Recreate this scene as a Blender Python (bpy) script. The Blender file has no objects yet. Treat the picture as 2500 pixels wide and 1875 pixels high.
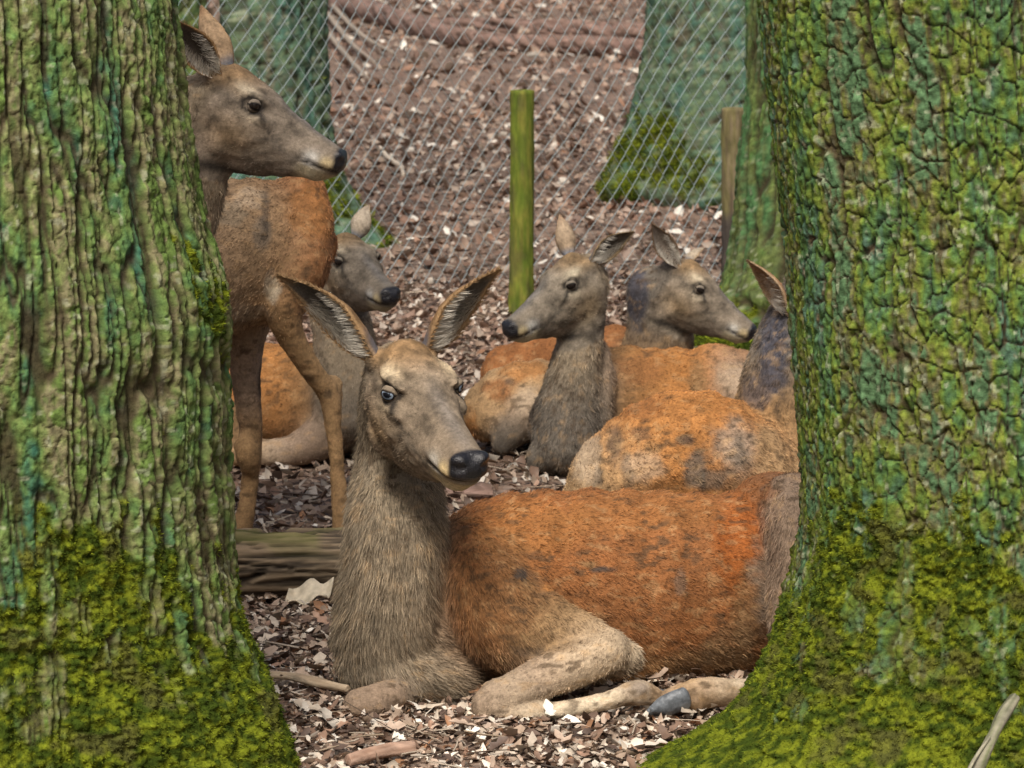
import bpy, bmesh, math
import numpy as np
from mathutils import Vector, Matrix

# ------------------------------------------------------------------ camera, sky, sun, exposure
SC = bpy.context.scene
COL = SC.collection
CAM_H, PITCH, FPX = 2.05, math.radians(8.9), 8000.0      # focal length in pixels of the 2500 px wide photo
cam_d = bpy.data.cameras.new('camera')
cam = bpy.data.objects.new('camera', cam_d); COL.objects.link(cam)
cam.location = (0, 0, CAM_H)
cam.rotation_euler = (math.pi/2 - PITCH, 0, 0)
cam_d.sensor_width = 36.0
cam_d.lens = 36.0*FPX/2500.0
cam_d.clip_start, cam_d.clip_end = 0.1, 2000
cam_d.dof.use_dof = True
cam_d.dof.focus_distance = 8.1
cam_d.dof.aperture_fstop = 11.0
SC.camera = cam

SUN_EL, SUN_AZ = math.radians(52), math.radians(191)      # azimuth clockwise from +Y: high, behind the camera
w = bpy.data.worlds.new('World'); SC.world = w; w.use_nodes = True
nt = w.node_tree; nt.nodes.clear()
sky = nt.nodes.new('ShaderNodeTexSky'); sky.sky_type = 'NISHITA'; sky.sun_disc = False
sky.sun_elevation = SUN_EL; sky.sun_rotation = SUN_AZ
sky.dust_density = 7.0; sky.air_density = 0.8; sky.ozone_density = 0.3
bg = nt.nodes.new('ShaderNodeBackground'); bg.inputs['Strength'].default_value = 0.05
out = nt.nodes.new('ShaderNodeOutputWorld')
nt.links.new(sky.outputs[0], bg.inputs[0]); nt.links.new(bg.outputs[0], out.inputs[0])
sd = bpy.data.lights.new('sun', 'SUN'); sd.energy = 1.5; sd.angle = math.radians(16); sd.color = (1, 0.95, 0.88)
sun = bpy.data.objects.new('sun', sd); COL.objects.link(sun)
to_sun = Vector((math.sin(SUN_AZ)*math.cos(SUN_EL), math.cos(SUN_AZ)*math.cos(SUN_EL), math.sin(SUN_EL)))
sun.rotation_euler = to_sun.to_track_quat('Z', 'Y').to_euler()
sun.location = to_sun*30
SC.view_settings.view_transform = 'Standard'; SC.view_settings.look = 'None'
SC.view_settings.gamma = 1.0; SC.view_settings.use_curve_mapping = False
SC.view_settings.exposure = 1.24

# ------------------------------------------------------------------ helpers: photo geometry
cth, sth = math.cos(PITCH), math.sin(PITCH)
def P(px, py, Y):
    """world point at distance Y (along the ground) seen at photo pixel px, py"""
    dx, dy = (px-1250)/FPX, (937.5-py)/FPX
    y = cth + dy*sth; z = -sth + dy*cth
    k = Y/y
    return np.array((dx*k, Y, CAM_H + z*k))
def G(px, py):
    dx, dy = (px-1250)/FPX, (937.5-py)/FPX
    y = cth + dy*sth; z = -sth + dy*cth
    k = -CAM_H/z
    return np.array((dx*k, y*k, 0.0))
def mpx(p):
    """metres per photo pixel at point p"""
    return (p[1]*cth - (p[2]-CAM_H)*sth)/FPX

# ------------------------------------------------------------------ helpers: noise in numpy
def h1(a, b=0, c=0, s=0.0):
    v = np.sin(a*127.1 + b*311.7 + c*74.7 + s*53.3)*43758.5453
    return v - np.floor(v)
def noise3(x, y, z, s=0.0):
    xi, yi, zi = np.floor(x), np.floor(y), np.floor(z)
    fx, fy, fz = x-xi, y-yi, z-zi
    ux, uy, uz = fx*fx*(3-2*fx), fy*fy*(3-2*fy), fz*fz*(3-2*fz)
    r = 0
    for i in (0, 1):
        for j in (0, 1):
            for k in (0, 1):
                wgt = (ux if i else 1-ux)*(uy if j else 1-uy)*(uz if k else 1-uz)
                r = r + wgt*h1(xi+i, yi+j, zi+k, s)
    return r*2-1
def noise2(x, y, s=0.0):
    xi, yi = np.floor(x), np.floor(y)
    fx, fy = x-xi, y-yi
    ux, uy = fx*fx*(3-2*fx), fy*fy*(3-2*fy)
    r = 0
    for i in (0, 1):
        for j in (0, 1):
            r = r + (ux if i else 1-ux)*(uy if j else 1-uy)*h1(xi+i, yi+j, 0, s)
    return r*2-1
def fbm2(x, y, o=4, s=0.0):
    r, a = 0, 0.5
    for k in range(o):
        r = r + a*noise2(x*2**k, y*2**k, s+k*7.1); a *= 0.5
    return r
def fbm3(x, y, z, o=3, s=0.0):
    r, a = 0, 0.5
    for k in range(o):
        r = r + a*noise3(x*2**k, y*2**k, z*2**k, s+k*7.1); a *= 0.5
    return r
def sstep(a, b, x):
    t = np.clip((x-a)/(b-a), 0, 1); return t*t*(3-2*t)
def vor2(u, v, s=0.0, jit=0.9):
    ui, vi = np.floor(u), np.floor(v)
    f1 = np.full(u.shape, 9.0); f2 = np.full(u.shape, 9.0); cid = np.zeros(u.shape)
    for i in (-1, 0, 1):
        for j in (-1, 0, 1):
            a, b = ui+i, vi+j
            cx = a + 0.5 + jit*(h1(a, b, 1, s)-0.5); cy = b + 0.5 + jit*(h1(a, b, 2, s)-0.5)
            d = np.sqrt((u-cx)**2 + (v-cy)**2)
            n = d < f1
            f2 = np.where(n, f1, np.minimum(f2, d))
            cid = np.where(n, h1(a, b, 3, s), cid)
            f1 = np.where(n, d, f1)
    return f1, f2, cid
def lerp(a, b, t):
    return np.asarray(a)*(1-t) + np.asarray(b)*t
def lerpc(a, b, t):
    return a*(1-t[:, None]) + np.asarray(b)[None, :]*t[:, None]
def nrm(v):
    v = np.asarray(v, float); return v/max(np.linalg.norm(v), 1e-9)

# ------------------------------------------------------------------ helpers: objects and materials
def tag(o, label=None, cat=None, group=None, kind=None):
    if label: o['label'] = label
    if cat: o['category'] = cat
    if group: o['group'] = group
    if kind: o['kind'] = kind
    return o
def empty(name, loc):
    o = bpy.data.objects.new(name, None); COL.objects.link(o); o.location = loc
    o.empty_display_size = 0.1
    return o
def link(name, data, parent=None):
    o = bpy.data.objects.new(name, data); COL.objects.link(o)
    if parent is not None:
        o.parent = parent
        o.matrix_parent_inverse = Matrix.Translation(-Vector(parent.location))
    return o
def mesh_np(name, v, f, mat=None, col=None, smooth=True, extra=None):
    v = np.ascontiguousarray(v, dtype=np.float32); f = np.ascontiguousarray(f, dtype=np.int32)
    me = bpy.data.meshes.new(name)
    k = f.shape[1]
    me.vertices.add(len(v)); me.vertices.foreach_set('co', v.ravel())
    me.loops.add(f.size); me.loops.foreach_set('vertex_index', f.ravel())
    me.polygons.add(len(f)); me.polygons.foreach_set('loop_start', np.arange(0, f.size, k, dtype=np.int32))
    me.polygons.foreach_set('use_smooth', np.full(len(f), smooth))
    me.update(calc_edges=True)
    if col is not None: set_col(me, col)
    if extra:
        for n_, a in extra.items():
            at = me.attributes.new(n_, 'FLOAT', 'POINT'); at.data.foreach_set('value', np.ascontiguousarray(a, dtype=np.float32))
    if mat: me.materials.append(mat)
    return me
def set_col(me, col):
    c = np.ones((len(me.vertices), 4), np.float32); c[:, :3] = np.clip(col, 0, 1)
    at = me.attributes.new('col', 'FLOAT_COLOR', 'POINT'); at.data.foreach_set('color', c.ravel())

def material(name, rough=0.8, base=None, attr=None, nscale=0, namt=0.0, bump=0.0, bscale=200, stretch=(1, 1, 1), spec=0.3, gloss_attr=None, sheen=0.0):
    m = bpy.data.materials.new(name); m.use_nodes = True
    t = m.node_tree; b = t.nodes['Principled BSDF']
    b.inputs['Roughness'].default_value = rough
    b.inputs['Specular IOR Level'].default_value = spec
    if sheen:
        b.inputs['Sheen Weight'].default_value = sheen
    csock = None
    if attr:
        a = t.nodes.new('ShaderNodeAttribute'); a.attribute_name = attr; csock = a.outputs['Color']
    else:
        b.inputs['Base Color'].default_value = (*base, 1)
    tc = t.nodes.new('ShaderNodeTexCoord'); mp = t.nodes.new('ShaderNodeMapping')
    mp.inputs['Scale'].default_value = stretch
    t.links.new(tc.outputs['Object'], mp.inputs['Vector'])
    if namt > 0:
        n = t.nodes.new('ShaderNodeTexNoise'); n.inputs['Scale'].default_value = nscale; n.inputs['Detail'].default_value = 5
        n.inputs['Roughness'].default_value = 0.65
        t.links.new(mp.outputs[0], n.inputs['Vector'])
        mr = t.nodes.new('ShaderNodeMapRange'); mr.inputs[1].default_value = 0.3; mr.inputs[2].default_value = 0.7
        mr.inputs[3].default_value = 1-namt; mr.inputs[4].default_value = 1+namt
        t.links.new(n.outputs['Fac'], mr.inputs[0])
        mx = t.nodes.new('ShaderNodeMix'); mx.data_type = 'RGBA'; mx.blend_type = 'MULTIPLY'; mx.inputs[0].default_value = 1.0
        if csock: t.links.new(csock, mx.inputs[6])
        else: mx.inputs[6].default_value = (*base, 1)
        t.links.new(mr.outputs[0], mx.inputs[7])
        csock = mx.outputs[2]
    if csock: t.links.new(csock, b.inputs['Base Color'])
    if bump > 0:
        n2 = t.nodes.new('ShaderNodeTexNoise'); n2.inputs['Scale'].default_value = bscale; n2.inputs['Detail'].default_value = 4
        t.links.new(mp.outputs[0], n2.inputs['Vector'])
        bp = t.nodes.new('ShaderNodeBump'); bp.inputs['Strength'].default_value = 0.7; bp.inputs['Distance'].default_value = bump
        t.links.new(n2.outputs['Fac'], bp.inputs['Height']); t.links.new(bp.outputs[0], b.inputs['Normal'])
    if gloss_attr:
        g = t.nodes.new('ShaderNodeAttribute'); g.attribute_name = gloss_attr
        mr = t.nodes.new('ShaderNodeMapRange'); mr.inputs[3].default_value = rough; mr.inputs[4].default_value = 0.27
        t.links.new(g.outputs['Fac'], mr.inputs[0]); t.links.new(mr.outputs[0], b.inputs['Roughness'])
        mr2 = t.nodes.new('ShaderNodeMapRange'); mr2.inputs[3].default_value = spec; mr2.inputs[4].default_value = 0.55
        t.links.new(g.outputs['Fac'], mr2.inputs[0]); t.links.new(mr2.outputs[0], b.inputs['Specular IOR Level'])
    return m
M_BARK = material('oak_bark', 0.95, attr='col', nscale=60, namt=0.35, bump=0.004, bscale=260, spec=0.08)
M_MOSS = material('moss', 0.9, attr='col', spec=0.15)
M_LEAF = material('dry_leaf', 0.6, attr='col', nscale=40, namt=0.2, spec=0.4)
M_COAT = material('deer_coat', 0.8, attr='col', nscale=130, namt=0.3, bump=0.003, bscale=300, spec=0.2, gloss_attr='wet')
M_FUR = material('deer_fur', 0.6, attr='col', spec=0.25)
M_HOOF = material('hoof_horn', 0.45, base=(0.13, 0.145, 0.16), nscale=60, namt=0.5, bump=0.003, bscale=120, spec=0.45)
M_WOOD = material('weathered_wood', 0.8, attr='col', nscale=40, namt=0.3, bump=0.003, bscale=120, stretch=(0.15, 1, 1), spec=0.25)
M_POST = material('mossy_post_wood', 0.85, attr='col', nscale=60, namt=0.3, bump=0.002, bscale=150, stretch=(1, 1, 0.25), spec=0.2)
M_WIRE = material('galvanised_wire', 0.42, base=(0.34, 0.41, 0.42), spec=0.4)
M_WIRE.node_tree.nodes['Principled BSDF'].inputs['Metallic'].default_value = 0.35

# ------------------------------------------------------------------ ground: soil sheet and leaf litter
def ground_z(x, y):
    return 0.012*noise2(x*1.3, y*1.3, 3.0) + 0.008*noise2(x*5, y*5, 5.0)
def build_ground():
    xs = np.concatenate([[-900, -200, -60, -20], np.linspace(-8, 8, 101), [20, 60, 200, 900]])
    ys = np.concatenate([[-900, -100, -10, 3], np.linspace(5, 30, 151), np.linspace(31, 70, 40), [100, 200, 400, 900]])
    X, Y = np.meshgrid(xs, ys)
    Z = ground_z(X, Y)*((np.abs(X) < 12) & (Y > 4) & (Y < 70))
    v = np.stack([X.ravel(), Y.ravel(), Z.ravel()], 1)
    nx, ny = len(xs), len(ys)
    i = np.arange(nx*ny).reshape(ny, nx)
    f = np.stack([i[:-1, :-1], i[:-1, 1:], i[1:, 1:], i[1:, :-1]], -1).reshape(-1, 4)
    m = bpy.data.materials.new('leaf_mould'); m.use_nodes = True
    t = m.node_tree; b = t.nodes['Principled BSDF']; b.inputs['Roughness'].default_value = 0.9
    tc = t.nodes.new('ShaderNodeTexCoord')
    vo = t.nodes.new('ShaderNodeTexVoronoi'); vo.inputs['Scale'].default_value = 28; vo.inputs['Randomness'].default_value = 1
    t.links.new(tc.outputs['Object'], vo.inputs['Vector'])
    cr = t.nodes.new('ShaderNodeValToRGB'); e = cr.color_ramp.elements
    e[0].position = 0; e[0].color = (0.05, 0.034, 0.028, 1); e[1].position = 1; e[1].color = (0.24, 0.18, 0.14, 1)
    for p_, c_ in ((0.3, (0.11, 0.068, 0.045, 1)), (0.55, (0.17, 0.11, 0.075, 1)), (0.8, (0.23, 0.16, 0.115, 1))):
        q = e.new(p_); q.color = c_
    sx = t.nodes.new('ShaderNodeSeparateColor'); t.links.new(vo.outputs['Color'], sx.inputs[0])
    t.links.new(sx.outputs[0], cr.inputs[0]); t.links.new(cr.outputs[0], b.inputs['Base Color'])
    bp = t.nodes.new('ShaderNodeBump'); bp.inputs['Distance'].default_value = 0.02; bp.inputs['Strength'].default_value = 0.8
    t.links.new(vo.outputs['Distance'], bp.inputs['Height']); t.links.new(bp.outputs[0], b.inputs['Normal'])
    o = link('ground', mesh_np('ground', v, f, m)); tag(o, 'brown forest floor of soil and leaf mould', 'ground', kind='structure')
build_ground()

def leaves(n, y0, y1, size, seed, far=False):
    r = np.random.default_rng(seed)
    # uniform per area over the wedge the picture can see and a step beside it
    y = np.sqrt(r.random(n)*(y1**2-y0**2)+y0**2)
    x = (r.random(n)*2-1)*(0.156*1.25*y+0.5)
    s = size*np.minimum(np.exp(r.normal(0, 0.5, n)), 2.0)
    yaw = r.random(n)*6.283
    tx = r.normal(0, 0.55, n); ty = r.normal(0, 0.55, n)
    asp = 0.24+0.36*r.random(n)
    curl = r.normal(0.15, 0.35, n); fold = np.abs(r.normal(0.3, 0.4, n))
    # local leaf: base, two lower corners, two upper corners, tip
    an = np.array([0, 1, 2, 3, 4, 5])*math.pi/3
    jr = 0.65+0.6*r.random((n, 6)); ja = an[None]+r.normal(0, 0.2, (n, 6))
    wl = asp[:, None]*1.25*np.concatenate([np.sin(ja)*jr, np.zeros((n, 1))], 1)
    ll = np.concatenate([np.cos(ja)*jr, np.zeros((n, 1))], 1)
    zz = fold[:, None]*np.abs(wl) + curl[:, None]*ll**2
    lx, ly, lz = wl*s[:, None], ll*s[:, None], zz*s[:, None]
    # tilt about x and y then yaw
    c, s_ = np.cos(tx)[:, None], np.sin(tx)[:, None]
    ly, lz = ly*c - lz*s_, ly*s_ + lz*c
    c, s_ = np.cos(ty)[:, None], np.sin(ty)[:, None]
    lx, lz = lx*c + lz*s_, -lx*s_ + lz*c
    c, s_ = np.cos(yaw)[:, None], np.sin(yaw)[:, None]
    wx, wy = lx*c - ly*s_, lx*s_ + ly*c
    z0 = ground_z(x, y) + 0.004 + r.random(n)**1.5*0.034*(size/0.03)
    v = np.stack([wx+x[:, None], wy+y[:, None], np.maximum(lz, -0.02)+z0[:, None]], -1).reshape(-1, 3)
    k = np.arange(n)[:, None, None]*7
    f = (k + np.array([[0, 1, 6], [1, 2, 6], [2, 3, 6], [3, 4, 6], [4, 5, 6], [5, 0, 6]])[None]).reshape(-1, 3)
    pal = np.array([(0.40, 0.34, 0.27), (0.50, 0.45, 0.38), (0.27, 0.20, 0.145), (0.15, 0.095, 0.065), (0.22, 0.115, 0.06),
                    (0.33, 0.25, 0.19), (0.09, 0.06, 0.045), (0.60, 0.56, 0.49), (0.28, 0.175, 0.12)])
    pr = np.array([0.17, 0.11, 0.15, 0.18, 0.03, 0.13, 0.14, 0.05, 0.04])
    pick = r.choice(len(pal), n, p=pr/pr.sum())
    c = pal[pick]*(0.8+0.4*r.random((n, 1)))
    # the older, redder drift of leaves towards the fence
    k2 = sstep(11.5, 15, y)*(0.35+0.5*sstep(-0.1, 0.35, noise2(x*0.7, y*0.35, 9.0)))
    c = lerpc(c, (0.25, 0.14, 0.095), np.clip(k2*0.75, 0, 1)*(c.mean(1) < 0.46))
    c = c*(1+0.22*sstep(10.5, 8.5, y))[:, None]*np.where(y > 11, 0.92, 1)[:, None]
    c = np.repeat(c, 7, 0)*(0.9+0.2*r.random((n*7, 1)))
    return v, f, c
def lobed(n, y0, y1, size, seed):
    """curled oak leaves with lobes, for the ground nearest the camera"""
    v0, f0, c0 = leaves(n, y0, y1, size, seed)
    r = np.random.default_rng(seed+50)
    ctr = v0.reshape(n, 7, 3).mean(1); cl = c0.reshape(n, 7, 3)[:, 0]
    tl = np.array([-1, -0.62, -0.34, 0.02, 0.30, 0.62, 1.0]); wl = np.array([0.06, 0.52, 0.30, 0.80, 0.46, 0.62, 0.10])
    s_ = (size*np.exp(r.normal(0.1, 0.33, n)))[:, None]; asp = (0.45+0.25*r.random(n))[:, None]
    L = tl[None]+r.normal(0, 0.05, (n, 7)); W = wl[None]*asp*(0.75+0.5*r.random((n, 7)))
    fold = np.clip(r.normal(0.25, 0.3, n), -0.3, 0.6)[:, None]; curl = np.clip(r.normal(0.1, 0.25, n), -0.3, 0.5)[:, None]; tw = r.normal(0, 0.3, n)[:, None]
    def pt(l, w): return np.stack([w, l, fold*np.abs(w) + curl*l**2 + tw*w*l], -1)*s_[..., None]
    P3 = np.concatenate([pt(L, W), pt(L, -W*(0.8+0.4*r.random((n, 7)))), pt(L[:, [1, 3, 5]]*0.9, 0*W[:, :3])], 1)
    ax, ay, az = r.normal(0, 0.28, n)[:, None], r.normal(0, 0.28, n)[:, None], (r.random(n)*6.283)[:, None]
    x, y, z = P3[..., 0], P3[..., 1], P3[..., 2]
    y, z = y*np.cos(ax)-z*np.sin(ax), y*np.sin(ax)+z*np.cos(ax); x, z = x*np.cos(ay)+z*np.sin(ay), -x*np.sin(ay)+z*np.cos(ay); x, y = x*np.cos(az)-y*np.sin(az), x*np.sin(az)+y*np.cos(az)
    v = np.stack([x, y, np.maximum(z, -0.012)], -1)+ctr[:, None]
    q = np.array([(0, 1, 14), (1, 2, 14), (2, 3, 15), (2, 15, 14), (3, 4, 15), (4, 5, 16), (4, 16, 15), (5, 6, 16)])
    q = np.vstack([q, np.where(q < 7, q+7, q)[:, ::-1], [(0, 14, 7), (6, 13, 16)]])
    f = (np.arange(n)[:, None, None]*17+q[None]).reshape(-1, 3)
    return v.reshape(-1, 3), f, np.repeat(cl, 17, 0)*(0.85+0.3*r.random((n*17, 1)))
def build_litter():
    parts = [lobed(8000, 7.0, 9.8, 0.021, 11), leaves(35000, 7.0, 9.6, 0.0125, 1), leaves(41000, 9.4, 16.5, 0.0175, 2), leaves(21000, 16.3, 28, 0.027, 3), leaves(15000, 27, 56, 0.046, 4)]
    r = np.random.default_rng(77); n = 1500
    y = 7.0+r.random(n)**1.6*12; x = (r.random(n)*2-1)*(0.2*y); a = r.random(n)*6.283; L = np.exp(r.normal(-2.6, 0.6, n)); w_ = 0.0016+0.0022*r.random(n)
    d = np.stack([np.cos(a), np.sin(a), r.normal(0, 0.15, n)], 1); sdv = np.stack([-np.sin(a), np.cos(a), 0*a], 1); b0 = np.stack([x, y, ground_z(x, y)+0.02+0.015*r.random(n)], 1)
    mid = b0+d*L[:, None]*0.5+sdv*(r.normal(0, 0.08, n)*L)[:, None]; rings = []
    for c_, k_ in ((b0, 1), (mid, 0.9), (b0+d*L[:, None], 0.5)):
        for q in range(3):
            rings.append(c_ + (sdv*math.cos(q*2.1)+np.array((0, 0, 1.0))*math.sin(q*2.1))*(w_*k_)[:, None])
    tv = np.stack(rings, 1).reshape(-1, 3)
    tf = np.array([(i*3+q, i*3+(q+1) % 3, i*3+3+q) for i in (0, 1) for q in range(3)] + [(i*3+(q+1) % 3, i*3+3+(q+1) % 3, i*3+3+q) for i in (0, 1) for q in range(3)])
    tp = np.array([(0.10, 0.07, 0.05), (0.30, 0.23, 0.16), (0.42, 0.35, 0.27), (0.06, 0.045, 0.035)])[r.integers(0, 4, n)]
    parts.append((tv, (np.arange(n)[:, None, None]*9+tf[None]).reshape(-1, 3), np.repeat(tp, 9, 0)))
    vs, fs, cs, o = [], [], [], 0
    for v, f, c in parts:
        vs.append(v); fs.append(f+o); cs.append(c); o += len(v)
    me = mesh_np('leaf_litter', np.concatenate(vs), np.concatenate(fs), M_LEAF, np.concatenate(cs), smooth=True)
    tag(link('leaf_litter', me), 'dry curled oak leaves covering the forest floor', 'leaf litter', kind='stuff')
build_litter()

# ------------------------------------------------------------------ oak trunks
def bark_ridged(u, v, th):
    """long interlaced vertical ridges: furrows follow the zero lines of stretched noise"""
    wu = u + 0.009*noise2(u*8, v*4, 1.0) + 0.003*noise2(u*36, v*16, 2.0) + 0.0016*noise2(u*120, v*80, 2.5)
    wv = v + 0.020*noise2(u*20, v*9, 3.0)
    n1 = noise2(wu*64+0.3*np.sin(wv*9), wv*4.6, 11.0)
    n2 = noise2(wu*40+7, wv*3.6, 17.0)
    f1, f2, c = vor2(wu/0.023, wv/0.060, 12.0); e3 = f2-f1
    d1 = sstep(0.0, 0.36, np.abs(n1)); d2 = sstep(0.0, 0.26, np.abs(n2)); d3 = sstep(0.0, 0.13, e3)
    h = 0.0135*d1 + 0.012*d2 + 0.0045*d3*d2
    h += 0.0080*fbm2(u*95, v*55, 4, 4.0)*(0.5+0.5*d2) + 0.006*noise2(u*22, v*8, 4.7)
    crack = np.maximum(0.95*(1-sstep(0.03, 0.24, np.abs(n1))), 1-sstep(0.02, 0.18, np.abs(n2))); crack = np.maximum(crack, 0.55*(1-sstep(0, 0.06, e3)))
    return h, crack, d1*0.5+d2*0.5, c
def bark_plated(u, v, th):
    """rough blocky plates parted by thin crooked cracks"""
    wu = u + 0.012*noise2(u*9, v*5, 21.0) + 0.0032*noise2(u*36, v*18, 22.0) + 0.002*noise2(u*110, v*80, 22.5)
    wv = v + 0.020*noise2(u*14, v*8, 23.0) + 0.0045*noise2(u*40, v*30, 24.0) + 0.002*noise2(u*100, v*100, 24.5)
    n1 = noise2(wu*44, wv*5.2, 31.0); n2 = noise2(wu*80+5, wv*14, 33.0)
    f1, f2, c = vor2(wu/0.034, wv/0.070, 37.0); e3 = f2-f1
    d1 = sstep(0.0, 0.17, np.abs(n1)); d2 = sstep(0.0, 0.2, np.abs(n2)); d3 = sstep(0.0, 0.11, e3)
    h = 0.012*d1 + 0.0045*d2 + 0.0085*d3
    g1, g2, _ = vor2(u/0.012, v/0.017, 38.0)
    h += 0.0012*sstep(0.75, 0.0, g1) + 0.0075*fbm2(u*95, v*65, 4, 5.0) + 0.007*noise2(u*13, v*3, 26.0)
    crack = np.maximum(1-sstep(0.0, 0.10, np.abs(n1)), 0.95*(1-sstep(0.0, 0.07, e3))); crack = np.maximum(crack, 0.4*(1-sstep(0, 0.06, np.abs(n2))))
    return h, crack, 0.25+0.5*d1*d3, c

def trunk(name, label, edge, side, Yc, rad, bark, step, z_top, pal, moss_fn, amp=1.0, group=None, loc_lobes=3, lean=0.0, back=0.55, moss_tufts=0, seed=0, tuft=0.011, limbs=True, zvis=2.0, bs=1.0):
    """edge: photo pixels down the visible outline; side +1 when that is the trunk's right outline"""
    ez = np.array([P(px, py, Yc) for px, py in edge])
    o = np.argsort(ez[:, 2]); zs, xs = ez[o, 2], ez[o, 0]
    xwaist = xs[np.argmin(side*xs)] if side > 0 else xs[np.argmax(xs)]
    xc0 = xwaist - side*rad
    z1 = np.arange(-0.03, zvis, step); z2 = np.linspace(zvis, z_top, 50)[1:]
    zz = np.concatenate([z1, z2])
    xe = np.interp(zz, zs, xs)
    # smooth the outline
    kern = np.hanning(max(5, int(0.10/step)|1)); kern /= kern.sum()
    pad = len(kern)//2
    xe[:len(z1)] = np.convolve(np.pad(xe[:len(z1)], pad, 'edge'), kern, 'valid')
    xe = np.where(zz > zs[-1], xs[-1] + (zz-zs[-1])*lean, xe)
    low = zz < zs[0]
    sl = (xe[np.argmin(np.abs(zz-zs[0]-0.01))]-xe[np.argmin(np.abs(zz-zs[0]-0.09))])/0.08
    xe = np.where(low, xs[0] + (zz-zs[0])*min(max(sl, -6), 6), xe)
    zk = zs[np.argmin(np.abs(xs-xwaist))]
    xc = np.where(zz > zk, xc0 + (xe-xwaist)*0.9, xc0)
    R = side*(xe-xc)
    R = np.where(zz > zvis, np.maximum(R*(1-(zz-zvis)*0.045), 0.08), R)
    Rt = np.minimum(R, rad*1.06)
    fl = R-Rt
    lim, cut = math.radians(100), math.radians(24)
    nd = int((lim+cut)*rad/step); dense_ = np.linspace(-cut, lim, nd)*1.0; rest = np.linspace(-lim, -cut, int((lim-cut)*rad/step/2.6))[:-1]
    tf = np.concatenate([rest, dense_])
    if side < 0: tf = -tf[::-1]
    tb = np.linspace(lim, math.radians(260), 60)[1:-1]
    th = np.concatenate([tf, tb])
    TH, ZZ = np.meshgrid(th, zz)
    sa = side*math.pi/2
    dth = TH-sa
    lob = 0.78+0.22*np.cos(loc_lobes*dth)
    lob = lob*np.where(np.cos(TH) < 0, 1-(1-back)*np.minimum(1, -np.cos(TH)*1.3), 1)
    flute = 1+0.035*np.cos(5*TH+1.0)*np.sin(ZZ*1.1+2*seed) - 0.035*np.cos(5*sa+1.0)*np.sin(ZZ*1.1+2*seed)
    rad_ = Rt[:, None]*flute + fl[:, None]*lob
    u = TH*rad; v = ZZ
    # lean the bark lines outwards with the root flare
    hgt, crack, c1, c2 = bark(u*bs, v*bs, TH)
    ms = moss_fn(TH, ZZ, u, v)                       # 0..1 moss cover, thinning out over the plates
    ms = np.clip(ms, 0, 1); ms = np.where(ms < 0.98, sstep(0.25, 0.75, ms + 0.9*fbm2(u*38, v*22, 3, 45.0+seed) - 0.25*(c1-0.5)), ms)*(ms > 0.02)
    ms = ms*(1-0.6*sstep(0.30, 0.42, fbm2(u*16, v*9, 3, 47.0+seed)))
    mossh = 0.014*fbm2(u*24, v*24, 4, 41.0+seed) + 0.022*np.abs(fbm2(u*60, v*60, 4, 43.0)) + 0.004
    disp = (hgt*amp-0.011*amp)*(1-0.5*ms) + mossh*ms*min(1.0, amp)
    rr = rad_ + disp
    X = xc[:, None] + rr*np.sin(TH); Y = Yc - rr*np.cos(TH)
    vv = np.stack([X.ravel(), Y.ravel(), ZZ.ravel()], 1)
    nr, nc = TH.shape
    idx = np.arange(nr*nc).reshape(nr, nc)
    nxt = np.roll(idx, -1, 1)
    f = np.stack([idx[:-1], nxt[:-1], nxt[1:], idx[1:]], -1).reshape(-1, 4)
    # colour: every plate its own mix of algae, lichen and bare bark
    pal = np.array(pal)
    k = c1.ravel()*0.32 + c2.ravel()*0.16 + 0.30 + 0.85*fbm2((u*13).ravel(), (v*3.2).ravel(), 3, 51.0+seed) + 0.45*fbm2((u*55).ravel(), (v*28).ravel(), 3, 52.0)
    k = np.clip(k, 0, 0.999)*(len(pal)-1)
    i0 = np.floor(k).astype(int); fr = (k-i0)[:, None]
    c = pal[i0]*(1-fr) + pal[np.minimum(i0+1, len(pal)-1)]*fr
    fine = fbm2((u*120).ravel(), (v*90).ravel(), 3, 55.0)
    c = c*(1+0.75*fine[:, None])
    sp = sstep(0.30, 0.42, fbm2((u*75).ravel(), (v*60).ravel(), 2, 57.0))
    c = lerpc(c, (0.36, 0.38, 0.26), sp*0.5)          # pale lichen specks
    c = lerpc(c, (0.050, 0.036, 0.022), crack.ravel()*0.9)   # fissures painted near-black brown for the shade inside them
    mk = ms.ravel()
    n1 = fbm2((u*85).ravel(), (v*85).ravel(), 4, 61.0+seed) + 0.22*fbm2((u*14).ravel(), (v*14).ravel(), 2, 62.0+seed)
    mc = lerpc(np.tile(np.array((0.035, 0.055, 0.006)), (len(c), 1)), (0.145, 0.172, 0.012), sstep(-0.28, 0.38, n1))
    mc = lerpc(mc, (0.085, 0.08, 0.025), sstep(0.2, 0.4, fbm2((u*17).ravel(), (v*17).ravel(), 3, 63.0+seed))*0.6)
    c = lerpc(c, (0, 0, 0), mk) + mc*mk[:, None]
    root = empty(name, (xc0, Yc, 0)); tag(root, label, 'tree', group)
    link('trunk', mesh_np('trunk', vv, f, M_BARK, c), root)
    if moss_tufts:
        r = np.random.default_rng(100+seed)
        cand = np.flatnonzero((mk > 0.45) & (np.cos(TH).ravel() > -0.15) & (ZZ.ravel() < zvis))
        pk = r.choice(cand, moss_tufts)
        nn = np.stack([np.sin(TH).ravel()[pk], -np.cos(TH).ravel()[pk], np.full(len(pk), 0.25)], 1)
        d = nn + r.normal(0, 0.55, (len(pk), 3)); d /= np.linalg.norm(d, axis=1)[:, None]
        sd_ = np.cross(d, r.normal(0, 1, (len(pk), 3))); sd_ /= np.linalg.norm(sd_, axis=1)[:, None]
        L = tuft*(0.5+r.random((len(pk), 1))); p0 = vv[pk] + r.normal(0, step*0.5, (len(pk), 3)) - nn*0.003
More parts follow.
